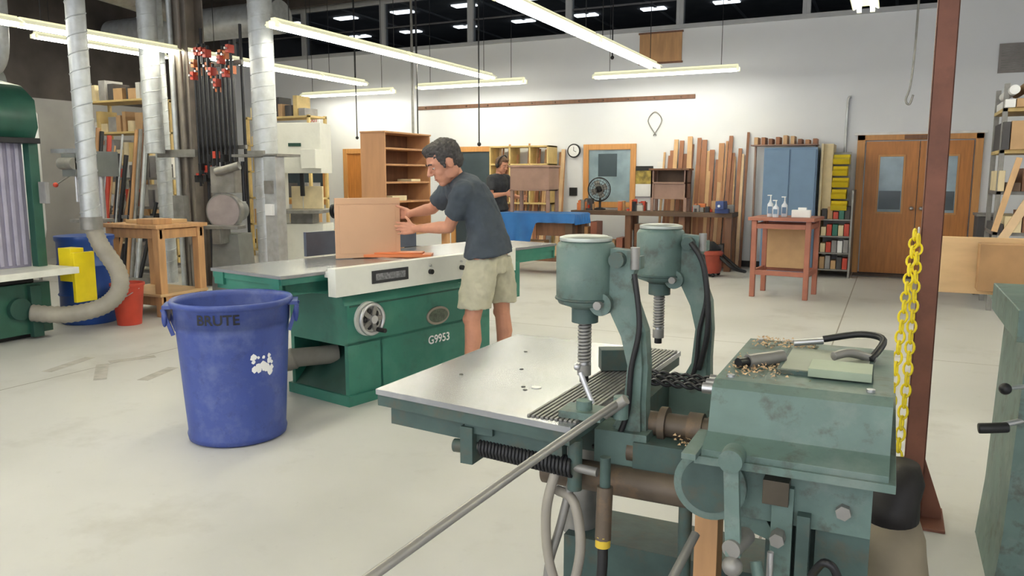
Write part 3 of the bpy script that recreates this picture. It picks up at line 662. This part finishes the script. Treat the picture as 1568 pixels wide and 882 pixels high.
def curved(phi0,z0,rad):
    return lambda x,y:(C.x+rad(z0+y)*math.cos(phi0+x/.32),C.y+rad(z0+y)*math.sin(phi0+x/.32),z0+y)
b.text('BRUTE',.078,curved(math.radians(-59),.73,lambda z:.3205),navy)
rad=lambda z:.272+(z-.06)*.0633+.002
for i in range(26):
    cx=random.uniform(-.065,.065);cy=random.uniform(-.055,.055);w=random.uniform(.008,.028)
    f=curved(math.radians(-15),.47,rad); m=7
    b.add([f(cx,cy)]+[f(cx+w*random.uniform(.6,1.1)*math.cos(k*6.283/m),cy+w*random.uniform(.6,1.1)*math.sin(k*6.283/m)) for k in range(m)],[(0,1+k,1+(k+1)%m) for k in range(m)],paper)
b.done()

# ---------------- planer / jointer
JX=Matrix.Translation((-3.14,4.04,0))@Matrix.Rotation(math.radians(-12),4,'Z')
b=B('green_jointer_planer',JX,bev=.008)
b.box(-.62,.02,-.02,1.5,0,.07,jgreen)
b.box(-.6,0,.28,1.45,.07,.42,jgreen); b.box(-.6,0,0,1.45,.40,.67,jgreen)
b.box(-.035,0,0,.3,.07,.42,jgreen); b.box(-.6,-.565,0,.3,.07,.42,jgreen)
b.prism([(0,.07),(.28,.07),(.28,.36)],'x',-.565,-.035,jgreend)
b.cyl((-.35,.2,.27),(-.5,-.1,.27),.065,flex,n=20); b.tube([(-.48,-.06,.27),(-.62,-.22,.2),(-.8,-.26,.12),(-.95,-.25,.09)],.07,flex,n=16,sub=10,rib=.08)
b.prism([(-.6,.67),(0,.67),(-.06,.8),(-.54,.8)],'y',-.02,1.5,jgreen)
def tbl(y0,y1,zt):
    b.box(-.84,-.08,y0,y1,zt-.02,zt,tabtop); b.box(-.83,-.09,y0+.01,y1-.01,zt-.06,zt-.02,jgreen)
    b.box(-.8,-.74,y0+.02,y1,zt-.13,zt-.06,jgreen); b.box(-.18,-.1,y0+.02,y1,zt-.13,zt-.06,jgreen)
    yy=y0+.02 if y0<0 else y1-.05
    b.box(-.8,-.1,yy,yy+.03,zt-.13,zt-.06,jgreen)
tbl(-.44,.62,.9); tbl(.72,2.5,.905)
b.prism([(-.44,.88),(-.44,.80),(-.2,.77),(.2,.70),(.2,.88)],'x',-.8,-.7,jgreen); b.prism([(-.44,.88),(-.44,.80),(-.2,.77),(.2,.70),(.2,.88)],'x',-.2,-.1,jgreen)
b.prism([(2.5,.88),(2.5,.82),(2.2,.77),(1.4,.70),(1.4,.88)],'x',-.7,-.2,jgreen)
b.cyl((-.8,.67,.87),(-.1,.67,.87),.04,steel)
b.box(-.02,.055,-.13,1.72,.745,.925,ivory); b.box(-.1,.0,-.1,1.7,.86,.9,ivory)
b.box(.055,.062,.17,.50,.80,.885,M('black_name_plate',(46,46,50),.4)); b.box(.058,.064,.2,.47,.82,.865,M('plate_print',(120,120,124),.5,var=.5,scale=60))
b.box(-.02,.06,1.2,1.24,.745,.92,dsteel)
for s in (.72,1.05): b.cyl((.055,s,.83),(.08,s,.83),.018,black); b.cyl((.055,s,.875),(.07,s,.875),.008,steel)
b.box(0,.004,.02,1.43,.655,.665,jgreend); b.box(0,.004,1.25,1.255,.08,.66,jgreend)
w=V(.05,.17,.565)
b.torus(w,.098,.014,steel,axis=(1,0,0),n=40); b.cyl((0,.17,.565),(.02,.17,.565),.115,ivory,n=40); b.cyl((.0,.17,.565),(.075,.17,.565),.028,steel)
for k in range(5):
    a=k*2*math.pi/5; b.bar(w,w+V(0,.09*math.cos(a),.09*math.sin(a)),.03,.014,dsteel,up=(1,0,0))
    a+=.6; b.ell(w+V(-.01,.055*math.cos(a),.055*math.sin(a)),(.01,.02,.02),black,n=10,m=6)
b.cyl((.05,.21,.49),(.13,.21,.49),.015,black)
b.loft([((.001,.85,.49),(0,.12,0),(0,0,.068)),((.01,.85,.49),(0,.118,0),(0,0,.066))],M('badge_silver',(160,150,140),.35,.7),n=36); b.loft([((.01,.85,.49),(0,.1,0),(0,0,.05)),((.013,.85,.49),(0,.1,0),(0,0,.05))],M('badge_dark',(84,94,80),.5,var=.4,scale=40),n=36)
b.text('G9953',.085,lambda x,y:(.005,.86+x,.315+y),paper)
b.box(-.88,-.85,.35,1.5,.91,1.09,M('fence_iron',(92,98,112),.35,.6)); b.box(-1.0,-.88,.8,1.1,.85,1.0,jgreen)
b.box(-.3,-.04,1.52,1.9,.5,.8,jgreen)
b.done()
b=B('cherry_door_panel',bev=.003); p0=V(-3.33,4.94,0);p1=V(-3.64,4.57,0);d=(p0-p1).normalized();nn=V(d.y,-d.x,0)
def pq(a,off,z): q=p1+d*a+nn*off; return (q.x,q.y,z)
def pbox(a0,a1,o0,o1,z0,z1,mat): 
    vs=[pq(a,o,z) for a in (a0,a1) for o in (o0,o1) for z in (z0,z1)]; b.add(vs,[(0,1,3,2),(4,6,7,5),(0,4,5,1),(2,3,7,6),(0,2,6,4),(1,5,7,3)],mat)
pbox(0,.485,0,.018,.906,1.345,mdf); pbox(.03,.45,.018,.0205,.94,1.29,mdf); pbox(0,.485,.018,.021,1.30,1.345,mdf); b.done()
b=B('orange_push_board',JX,bev=.003); b.bar((-.61,.60,.918),(-.14,.95,.918),.17,.022,orangew); b.bar((-.5,.7,.935),(-.2,.92,.935),.13,.012,orangew); b.done()

# ---------------- boring machine
b=B('horizontal_boring_machine',bev=.006)
poly=[(-1.40,1.93),(-.72,1.84),(-.68,2.86),(-1.37,2.88)]
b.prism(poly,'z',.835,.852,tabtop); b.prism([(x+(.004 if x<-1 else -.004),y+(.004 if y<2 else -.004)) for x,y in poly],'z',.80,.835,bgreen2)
for k in range(11):
    x=-.86+k*.0135; b.bar((x,1.88,.8545),(x+.03,2.85,.8545),.008,.005,dsteel)
for (x,y) in ((-1.25,2.2),(-1.0,2.15),(-.98,2.12),(-1.2,2.6),(-1.1,2.35)): b.cyl((x,y,.852),(x,y,.8535),.007,black,n=12)
b.cyl((-.96,2.16,.852),(-.96,2.16,.854),.016,steel,n=16)
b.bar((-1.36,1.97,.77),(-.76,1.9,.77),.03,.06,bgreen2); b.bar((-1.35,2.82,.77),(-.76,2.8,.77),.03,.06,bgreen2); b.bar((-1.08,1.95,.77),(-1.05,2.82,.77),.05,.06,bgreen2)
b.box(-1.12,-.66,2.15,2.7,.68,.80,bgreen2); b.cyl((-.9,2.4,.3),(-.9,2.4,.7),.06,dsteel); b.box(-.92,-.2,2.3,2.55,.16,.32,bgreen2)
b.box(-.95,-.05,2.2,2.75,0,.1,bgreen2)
pts=[];
for i in range(26*8): t=i/(26*8); a=i*math.pi/4; pts.append((-1.03+.30*t,1.93-.04*t+.026*math.cos(a),.725+.026*math.sin(a)))
b.tube(pts,.006,blackm,n=6,sub=1); b.cyl((-1.06,1.93,.725),(-.66,1.885,.725),.012,dsteel)
b.box(-1.08,-1.04,1.89,1.97,.68,.79,bgreen2); b.cyl((-1.12,1.93,.715),(-1.04,1.93,.72),.02,bgreen2); b.box(-1.07,-.98,1.9,1.96,.77,.8,bgreen2)
def clamp(cx,cy):
    b.lathe([(0,.0),(.03,0),(.045,.01),(.075,.02),(.082,.035),(.083,.18),(.078,.19),(.07,.197),(0,.2)],(cx,cy,1.125),bgreen,n=36)
    b.lathe([(0,0),(.074,0),(.074,.01),(.06,.014),(0,.014)],(cx,cy,1.322),M('cap_metal',(176,182,176),.4,.4),n=30)
    b.torus((cx,cy,1.16),.082,.004,bgreen2,n=36)
    b.cyl((cx,cy,1.09),(cx,cy,1.13),.038,bgreen2)
    b.cyl((cx,cy,.96),(cx,cy,1.1),.011,steel); 
    pts=[(cx+.017*math.cos(i*math.pi/4),cy+.017*math.sin(i*math.pi/4),.97+i*.13/104) for i in range(104)]
    b.tube(pts,.0045,dsteel,n=6,sub=1); b.cyl((cx,cy,.935),(cx,cy,.965),.02,dsteel,n=16); b.cyl((cx+.0,cy,.915),(cx,cy,.935),.013,blackm,n=16)
    ax=cx+.105
    prof=[(ax-.03,1.305),(ax+.035,1.30),(ax+.05,1.26),(ax+.035,1.22),(ax+.05,1.16),(ax+.08,1.08),(ax+.088,.98),(ax+.085,.88),(ax+.09,.74),(ax+.07,.69),(ax+.01,.67),(ax-.02,.72),(ax-.01,.80),(ax+.02,.86),(ax+.03,.98),(ax+.01,1.06),(ax-.02,1.12),(ax-.045,1.18)]
    b.prism(prof,'y',cy-.022,cy+.022,bgreen); b.prism([(x+(.012 if x<ax+.03 else -.012),z) for x,z in prof[5:-4]],'y',cy-.038,cy+.038,bgreen)
    b.cyl((cx+.06,cy-.045,1.15),(cx+.06,cy+.045,1.15),.032,bgreen); b.cyl((ax-.045,cy-.07,1.15),(ax-.045,cy-.04,1.15),.012,dsteel,n=10)
    b.box(ax-.06,ax+.06,cy-.02,cy+.02,1.25,1.285,bgreen); b.cyl((ax+.0,cy-.05,1.275),(ax,cy+.03,1.275),.022,bgreen2,n=16); b.cyl((ax+.045,cy-.02,1.25),(ax+.045,cy-.02,1.31),.013,dsteel,n=12)
    b.tube([(ax+.05,cy-.04,1.24),(ax+.07,cy-.05,1.1),(ax+.05,cy-.05,.98),(ax+.04,cy-.05,.85),(ax+.0,cy-.05,.76),(ax-.06,cy-.04,.74)],.008,black,n=8)
    b.box(ax-.05,ax+.1,cy-.06,cy+.06,.68,.80,bgreen)
clamp(-.77,2.07); clamp(-.72,2.68)
b.tube([(-.6,2.62,1.28),(-.55,2.6,1.2),(-.53,2.6,1.0),(-.56,2.62,.85)],.01,black,n=8)
b.box(-.86,-.74,2.44,2.5,.86,.93,bgreen2,R=.5); b.cyl((-.70,1.95,.89),(-.74,1.96,.97),.008,steel,n=8); b.ell((-.75,1.96,.985),.01,steel,n=10,m=6)
b.box(-.78,-.66,1.9,1.99,.855,.875,bgreen); b.cyl((-.72,1.94,.87),(-.72,1.94,.90),.022,bgreen); b.cyl((-.66,1.93,.87),(-.60,1.93,.92),.014,dsteel)
for i,yy in enumerate((2.19,2.24,2.29)):
    zc=.905; b.cyl((-.455,yy,zc),(-.37,yy,zc),.016,steel,n=16); b.cyl((-.40,yy,zc),(-.37,yy,zc),.023,dsteel,n=16)
    for s in (0,math.pi):
        pts=[(-.64+.19*t/24,yy+.007*math.cos(t*.75+s),zc+.007*math.sin(t*.75+s)) for t in range(25)]; b.tube(pts,.0055,blackm,n=6,sub=1)
b.cyl((-.62,2.1,.81),(-.36,2.1,.81),.034,brniron); b.cyl((-.55,2.1,.81),(-.53,2.1,.81),.05,brniron); b.cyl((-.47,2.1,.81),(-.43,2.1,.81),.045,brniron)
b.cyl((-.86,2.0,.665),(-.36,2.0,.665),.042,brniron); b.cyl((-.62,2.03,.745),(-.42,2.03,.745),.03,brniron); b.box(-.6,-.36,2.0,2.3,.7,.78,bgreen2)
hp=[(1.86,.815),(2.66,.815),(2.66,.84),(2.61,.86),(2.59,.955),(2.56,.985),(2.0,.985),(1.965,.97),(1.93,.865),(1.86,.84)]
b.prism(hp,'x',-.385,.03,bgreen); b.box(-.40,.045,1.85,2.68,.805,.825,bgreen)
b.prism([(-.40,.86),(-.37,.84),(-.33,.985),(-.37,.975)],'y',2.02,2.5,bgreen)
b.box(-.25,-.02,2.12,2.42,.985,.997,bgreen2); b.box(-.24,-.03,2.13,2.41,.992,.999,M('recess_metal',(138,144,130),.5,.2)); b.box(-.17,-.02,2.1,2.22,.99,1.012,M('pale_green_plate',(146,158,138),.5,.2))
b.tube([(-.03,2.32,1.0),(.0,2.42,1.04),(-.06,2.46,1.045),(-.16,2.44,1.025)],.010,black,n=10); b.cyl((-.16,2.44,1.02),(-.24,2.42,1.01),.010,steel)
b.tube([(-.02,2.34,1.0),(-.08,2.3,1.02),(-.12,2.26,1.015)],.012,dsteel,n=10); b.cyl((-.33,2.16,1.0),(-.25,2.24,1.005),.02,dsteel,n=16); b.cyl((-.35,2.13,1.0),(-.33,2.16,1.0),.014,blackm)
for (x,y) in ((-.35,2.03),(-.02,2.03),(-.02,2.53),(-.35,2.53)): b.cyl((x,y,.985),(x,y,.992),.01,steel,n=10)
for i in range(620):
    x=random.gauss(-.31,.05) if i%2 else random.uniform(-.36,-.18); y=random.gauss(2.14,.06) if i%2 else random.uniform(2.42,2.56)
    if not(-.37<x<0 and 2.0<y<2.57): continue
    a=random.random()*6.28; z=.986+random.random()*.01; q=random.uniform(.004,.011); b.add([(x,y,z),(x+q*math.cos(a),y+q*math.sin(a),z+.004),(x+q*math.cos(a+1.2),y+q*math.sin(a+1.2),z)],[(0,1,2)],chips)
for i in range(260):
    x=random.uniform(-.5,-.38);y=random.uniform(2.02,2.25);a=random.random()*6.28;z=.782+random.random()*.02;q=random.uniform(.004,.012); b.add([(x,y,z),(x+q*math.cos(a),y+q*math.sin(a),z+.004),(x+q*math.cos(a+1.2),y+q*math.sin(a+1.2),z)],[(0,1,2)],chips)
b.cyl((-.37,1.9,.735),(-.37,2.55,.735),.09,bgreen,n=36); b.cyl((-.37,1.895,.735),(-.37,1.905,.735),.07,bgreen2,n=36)
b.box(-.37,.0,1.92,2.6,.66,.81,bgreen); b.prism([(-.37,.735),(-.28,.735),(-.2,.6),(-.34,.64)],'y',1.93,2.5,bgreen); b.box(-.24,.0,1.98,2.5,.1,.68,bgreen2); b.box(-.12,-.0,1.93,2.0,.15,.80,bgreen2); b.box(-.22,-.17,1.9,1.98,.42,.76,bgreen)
b.box(-.42,-.385,1.8,2.0,.83,.845,bgreen)
b.bar((-.305,1.82,.83),(-.285,1.78,.62),.035,.02,bgreen,up=(0,1,0)); b.cyl((-.305,1.80,.84),(-.305,1.86,.84),.028,bgreen); b.cyl((-.29,1.77,.64),(-.27,1.86,.64),.022,dsteel)
b.tube([(-.285,1.78,.62),(-.29,1.76,.55),(-.31,1.74,.46)],.012,black,n=10); b.tube([(-.24,1.82,.6),(-.22,1.78,.5),(-.26,1.74,.4)],.014,bgreen,n=10); b.ell((-.285,1.77,.6),.024,dsteel)
b.tube([(-.12,1.86,.57),(-.09,1.84,.62),(-.06,1.84,.58),(-.06,1.84,.4)],.01,blackm,n=8); b.ell((-.1,1.84,.47),.035,yellow)
b.box(-.24,-.18,1.88,1.92,.72,.78,M('oily_iron',(86,78,66),.4,.4,var=.3)); b.cyl((-.21,1.84,.55),(-.21,1.84,.62),.008,steel,n=8)
b.box(-.16,-.13,1.89,1.93,.3,.7,bgreen2); b.cyl((-.2,1.86,.64),(-.2,1.9,.64),.018,dsteel,n=6); b.cyl((-.06,1.9,.72),(-.06,1.93,.72),.018,dsteel,n=6)
b.box(-.42,-.36,1.98,2.06,0,.62,tanw); b.cyl((-.45,2.0,0),(-.45,2.0,.64),.018,bgreen2,n=12)
b.cyl((-.44,1.73,.50),(-.455,1.70,.505),.05,blackm,n=30); b.cyl((-.455,1.70,.505),(-.457,1.696,.5055),.043,paper,n=30); b.bar((-.458,1.695,.507),(-.47,1.695,.53),.004,.002,black); b.cyl((-.44,1.73,.50),(-.4,1.9,.6),.012,dsteel,n=8)
b.tube([(-.78,1.9,.72),(-.8,1.87,.6),(-.79,1.87,.45),(-.74,1.87,.35),(-.7,1.87,.5),(-.73,1.9,.62),(-.79,1.92,.64)],.014,flex,n=10)
b.tube([(-.74,1.92,.7),(-.77,1.9,.55),(-.8,1.88,.4),(-.78,1.88,.2)],.012,dsteel,n=10); b.tube([(-.63,1.85,.56),(-.63,1.84,.45),(-.66,1.84,.33),(-.72,1.84,.2),(-.8,1.84,.05)],.014,black,n=10)
b.cyl((-.63,1.85,.56),(-.63,1.86,.70),.022,brniron,n=8); b.cyl((-.63,1.85,.54),(-.63,1.85,.57),.02,M('brass_band',(210,180,60),.4,.2)); b.cyl((-.63,1.86,.7),(-.63,1.86,.78),.014,bgreen2)
b.cyl((-.73,1.90,.66),(-.73,1.9,.8),.02,bgreen2)
rodm=M('lever_steel',(158,156,152),.38,.5,var=.12)
b.tube([(-.625,1.93,.905),(-.71,1.5,.855),(-.79,1.06,.80),(-.86,.68,.755)],.0105,rodm,n=14,sub=2)
b.cyl((-.62,1.95,.86),(-.62,1.95,.92),.02,bgreen)
b.done()

# ---------------- people
Rv=V(.9003,.4352,0);Fv=V(-.4352,.9003,0);Zv=V(0,0,1)
def P(r,d,z): return Rv*r+Fv*d+Zv*z
def hand(S,w,F,Nn,t,bend=.35,thumb=None,sc=1.):
    F=F.normalized(); t=(t-F*t.dot(F)).normalized(); Nn=(Nn-F*Nn.dot(F)-t*Nn.dot(t)).normalized()
    ln=[.072,.08,.074,.058]
    for i in range(4):
        o=(.033-.022*i)*sc
        k=w+F*(.092-.004*abs(i-1))*sc+t*o
        S.cap(w+F*.01*sc+t*o*.6,k,.0155*sc,.0125*sc,skin,n=10)
        ang=0;p=k;L_=[.45,.32,.23];r=[.0092,.0085,.0078,.007]
        for j in range(3):
            ang+=bend*(.7+.3*j); dd=F*math.cos(ang)+Nn*math.sin(ang)+t*(.09*(1-i*.67))
            q=p+dd.normalized()*ln[i]*L_[j]*sc*1.05
            S.cap(p,q,r[j]*sc,r[j+1]*sc,skin,n=8); p=q
    tb=w+F*.028*sc+t*.028*sc
    td=thumb.normalized() if thumb else (F*.62+t*.68+Nn*.25).normalized()
    S.cap(w+F*.01*sc+t*.012*sc,tb,.017*sc,.0145*sc,skin,n=10)
    m=tb+td*.042*sc; e=m+(td+F*.35).normalized()*.034*sc
    S.cap(tb,m,.0135*sc,.011*sc,skin,n=8); S.cap(m,e,.0105*sc,.0085*sc,skin,n=8)
def person(name,J,hf,hup,hs,shirt,pants,long=False,hands=None,hairc=hairm,muffs=False):
    e=empty(name)
    hf=hf.normalized();s=hf.cross(hup).normalized();u=s.cross(hf).normalized();c=J['head'];FR=(hf,s,u)
    S=B('skin_body',bev=0)
    h=lambda a,b_,d:c+hf*a*hs+s*b_*hs+u*d*hs
    def E(a,b_,d,r): S.ell(h(a,b_,d),[x*hs for x in r],skin,F=FR,n=24,m=16)
    E(0,0,.02,(.098,.077,.098)); E(.035,0,-.055,(.060,.056,.062)); E(.062,0,-.098,(.03,.03,.022)); E(.04,0,-.01,(.055,.060,.07))
    for k in (-1,1): E(.052,k*.034,-.03,(.034,.024,.03)); E(-.005,k*.079,-.01,(.02,.01,.032)); E(.0,k*.05,-.06,(.045,.016,.038)); S.cap(h(.089,k*.012,.028),h(.08,k*.045,.026),.0115*hs,.009*hs,skin,n=10)
    S.cap(h(.092,0,.018),h(.118,0,-.022),.008*hs,.0125*hs,skin,n=10); 
    for k in (-1,1): E(.104,k*.012,-.028,(.011,.008,.008))
    E(.080,0,-.056,(.02,.026,.012)); E(.077,0,-.074,(.02,.022,.01))
    S.cap(J['neck']-u*.02,h(-.02,0,-.05),.062,.056,skin)
    S.cap(J['neck']-u*.02,h(.0,0,-.06),.055,.05,skin)
    for k in ('L','R'):
        sh,el,wr=J['sh'+k],J['el'+k],J['wr'+k]
        S.cap(sh,el,.054,.043,skin); m=el.lerp(wr,.28); S.cap(el,m,.043,.045,skin); S.cap(m,el.lerp(wr,.7),.045,.033,skin); S.cap(el.lerp(wr,.7),wr,.033,.026,skin)
        if hands and k in hands: hand(S,wr,*hands[k][:3],**hands[k][3])
        hp,kn,an=J['hip'+k],J['kn'+k],J['an'+k]
        bk=-J['fwd']
        S.cap(hp,kn,.085,.058,skin); S.cap(kn,kn.lerp(an,.33)+bk*.015,.056,.060,skin); S.cap(kn.lerp(an,.33)+bk*.015,kn.lerp(an,.75),.060,.042,skin); S.cap(kn.lerp(an,.75),an,.042,.038,skin); S.ell(kn+J['fwd']*.02,.05,skin); S.cap(an,an-Zv*.03,.04,.042,skin)
    S.remesh(e,.006,3,mat=skin)
    D=B('face_details',bev=0)
    for k in (-1,1):
        D.ell(h(.0795,k*.031,.004),(.0105*hs,.0125*hs,.0075*hs),eyew,F=FR); D.ell(h(.0865,k*.033,.002),.0048*hs,black,F=FR)
        D.ell(h(.0805,k*.031,.0095),(.0115*hs,.0145*hs,.006*hs),skin,F=FR); D.ell(h(.079,k*.031,-.006),(.0105*hs,.013*hs,.004*hs),skin,F=FR)
        D.tube([h(.100,k*.013,.027),h(.098,k*.032,.033),h(.086,k*.05,.027)],.0034*hs,hairc,n=6,sub=3)
    D.ell(h(.0955,0,-.065),(.006*hs,.022*hs,.0035*hs),lips,F=FR)
    D.done(e)
    H=B('hair',bev=0)
    def HE(a,b_,d,r): H.ell(h(a,b_,d),[x*hs for x in r],hairc,F=FR,n=24,m=16)
    HE(-.018,0,.042,(.10,.083,.09)); HE(.035,0,.10,(.058,.056,.03)); HE(-.045,0,0,(.068,.070,.075)); HE(.01,0,.085,(.08,.07,.045))
    for k in (-1,1): HE(.02,k*.067,.035,(.03,.014,.045)); HE(.03,k*.074,.0,(.01,.007,.028))
    H.remesh(e,.006,2,disp=.018,mat=hairc,dsz=.016)
    if muffs:
        D=B('ear_muffs',bev=0)
        for k in (-1,1): D.ell(h(0,k*.09,-.01),(.03*hs,.025*hs,.04*hs),black,F=FR)
        D.tube([h(0,-.095,.02),h(0,-.085,.1),h(0,0,.15),h(0,.085,.1),h(0,.095,.02)],.01,black); D.done(e)
    T=B('tshirt',bev=0)
    latH=(J['hipR']-J['hipL']).normalized(); latS=(J['shR']-J['shL']).normalized()
    pel,spi,che,nek=J['pelvis'],J['spine'],J['chest'],J['neck']
    def ring(c_,lat,ax,w,dp):
        ax=ax.normalized(); lat=(lat-ax*lat.dot(ax)).normalized(); f_=ax.cross(lat); return (c_,lat*w,f_*dp)
    a1=(spi-pel);a2=(che-spi);a3=(nek-che)
    T.loft([ring(pel-Zv*.08,latH,a1,.212,.166),ring(pel,latH,a1,.195,.15),ring(pel.lerp(spi,.6),latH.lerp(latS,.3),a1,.172,.132),ring(spi.lerp(che,.35),latH.lerp(latS,.6),a2,.18,.132),ring(che,latS,a2+a3,.2,.13),ring(che.lerp(nek,.5),latS,a3,.185,.105),ring(che.lerp(nek,.82),latS,a3,.12,.085),ring(nek+a3.normalized()*.005,latS,a3,.072,.068)],shirt,n=32)
    for k in ('L','R'):
        sh,el=J['sh'+k],J['el'+k]; m=sh.lerp(el,.68)
        T.ell(sh,.078,shirt); T.cap(nek.lerp(sh,.25)-Zv*.02,sh,.055,.07,shirt); T.cap(che.lerp(sh,.5)-Zv*.03,sh,.1,.075,shirt)
        dd=(m-sh).normalized(); a=dd.orthogonal().normalized(); b2=dd.cross(a)
        T.loft([(sh,a*.078,b2*.078),(sh.lerp(m,.5),a*.076,b2*.076),(m,a*.075,b2*.075)],shirt,n=20)
    T.remesh(e,.010,3,disp=.028,mat=shirt,dsz=.085)
    G=B('trousers' if long else 'shorts',bev=0)
    G.loft([ring(pel+Zv*.0,latH,a1,.15,.11),ring(pel-Zv*.1,latH,Zv,.172,.128),ring(pel-Zv*.2,latH,Zv,.175,.132)],pants,n=28)
    for k in ('L','R'):
        hp,kn,an=J['hip'+k],J['kn'+k],J['an'+k]
        if long: G.loft([(hp,latH*.1,J['fwd']*.11),(kn,latH*.075,J['fwd']*.08),(an-Zv*.02,latH*.065,J['fwd']*.07)],pants,n=20)
        else: G.loft([(hp-Zv*.01,latH*.092,J['fwd']*.115),(hp.lerp(kn,.4),latH*.105,J['fwd']*.122),(hp.lerp(kn,.82),latH*.104,J['fwd']*.118)],pants,n=22)
    G.remesh(e,.010,3,disp=.026,mat=pants,dsz=.07)
    K=B('shoes',bev=0)
    for k in ('L','R'):
        an=J['an'+k];f_=J['fwd'];g=V(an.x,an.y,0);l_=Zv.cross(f_)
        K.loft([(g-f_*.09+Zv*.05,l_*.02,Zv*.03),(g-f_*.075+Zv*.055,l_*.04,Zv*.05),(g-f_*.01+Zv*.055,l_*.045,Zv*.054),(g+f_*.08+Zv*.042,l_*.048,Zv*.041),(g+f_*.16+Zv*.034,l_*.045,Zv*.033),(g+f_*.195+Zv*.028,l_*.025,Zv*.02)],shoe,n=20)
        K.cap(an+Zv*.0,V(an.x,an.y,.06),.047,.05,shoe)
    K.remesh(e,.01,2,mat=shoe)
    return e
fw=( -Rv*.93+Fv*.36).normalized()
bn=(Fv*.9+Rv*-.42).normalized()
J=dict(pelvis=P(-.170,5.50,1.03),spine=P(-.192,5.50,1.225),chest=P(-.292,5.51,1.375),neck=P(-.388,5.52,1.485),head=P(-.465,5.48,1.60),
 shL=P(-.325,5.34,1.40),elL=P(-.44,5.47,1.15),wrL=P(-.705,5.68,1.125),shR=P(-.425,5.69,1.425),elR=P(-.60,5.93,1.26),wrR=P(-.765,5.84,1.225),
 hipL=P(-.205,5.41,.95),knL=P(-.275,5.34,.52),anL=P(-.300,5.36,.09),hipR=P(-.115,5.6,.95),knR=P(-.072,5.66,.52),anR=P(-.066,5.70,.09),fwd=fw)
hands={'L':(-Rv*.9+Fv*.42+Zv*.0,bn,Zv,dict(bend=.16,sc=1.08)),'R':(Fv*.7-Rv*.7+Zv*.05,-Rv,Zv,dict(bend=.3,thumb=-Rv*.9-Fv*.1+Zv*.35,sc=1.06))}
person('woodworker_man',J,(-Rv*.93-Fv*.34-Zv*.55),Zv,1.21,shirtm,khaki,hands=hands)
f2=(Rv*.75-Fv*.66).normalized(); l2=Zv.cross(f2)
def Q(a,l,z): return P(-.24,13.3,0)+f2*a+l2*l+Zv*z
J2=dict(pelvis=Q(0,0,1.02),spine=Q(0,0,1.21),chest=Q(.02,0,1.40),neck=Q(.04,0,1.54),head=Q(.09,0,1.69),shL=Q(.02,.19,1.46),elL=Q(.1,.24,1.17),wrL=Q(.34,.2,1.15),shR=Q(.02,-.19,1.46),elR=Q(.08,-.25,1.18),wrR=Q(.33,-.15,1.22),
 hipL=Q(0,.1,.95),knL=Q(.02,.12,.5),anL=Q(0,.13,.09),hipR=Q(0,-.1,.95),knR=Q(.02,-.12,.5),anR=Q(0,-.13,.09),fwd=f2)
hh={'L':(f2,-l2,Zv,dict(bend=.3)),'R':(f2,l2,Zv,dict(bend=.3))}
person('background_worker',J2,(f2*.9-Zv*.35),Zv,1.1,shirt2,jeans,long=True,hands=hh,hairc=M('brown_hair',(96,70,52),.6),muffs=True)

# ---------------- world + camera
w=bpy.data.worlds.new('w'); scene.world=w; w.use_nodes=True
w.node_tree.nodes['Background'].inputs['Color'].default_value=(.95,.97,1,1); w.node_tree.nodes['Background'].inputs['Strength'].default_value=2.0
cam=bpy.data.cameras.new('camera'); co=bpy.data.objects.new('camera',cam); scene.collection.objects.link(co)
co.location=(0,0,1.5); co.rotation_euler=(math.radians(90-8.1),0,math.radians(25.8)); cam.lens=27.55; cam.sensor_width=36; cam.clip_start=.05
scene.camera=co
scene.view_settings.view_transform='Standard'
scene.view_settings.exposure=0.15
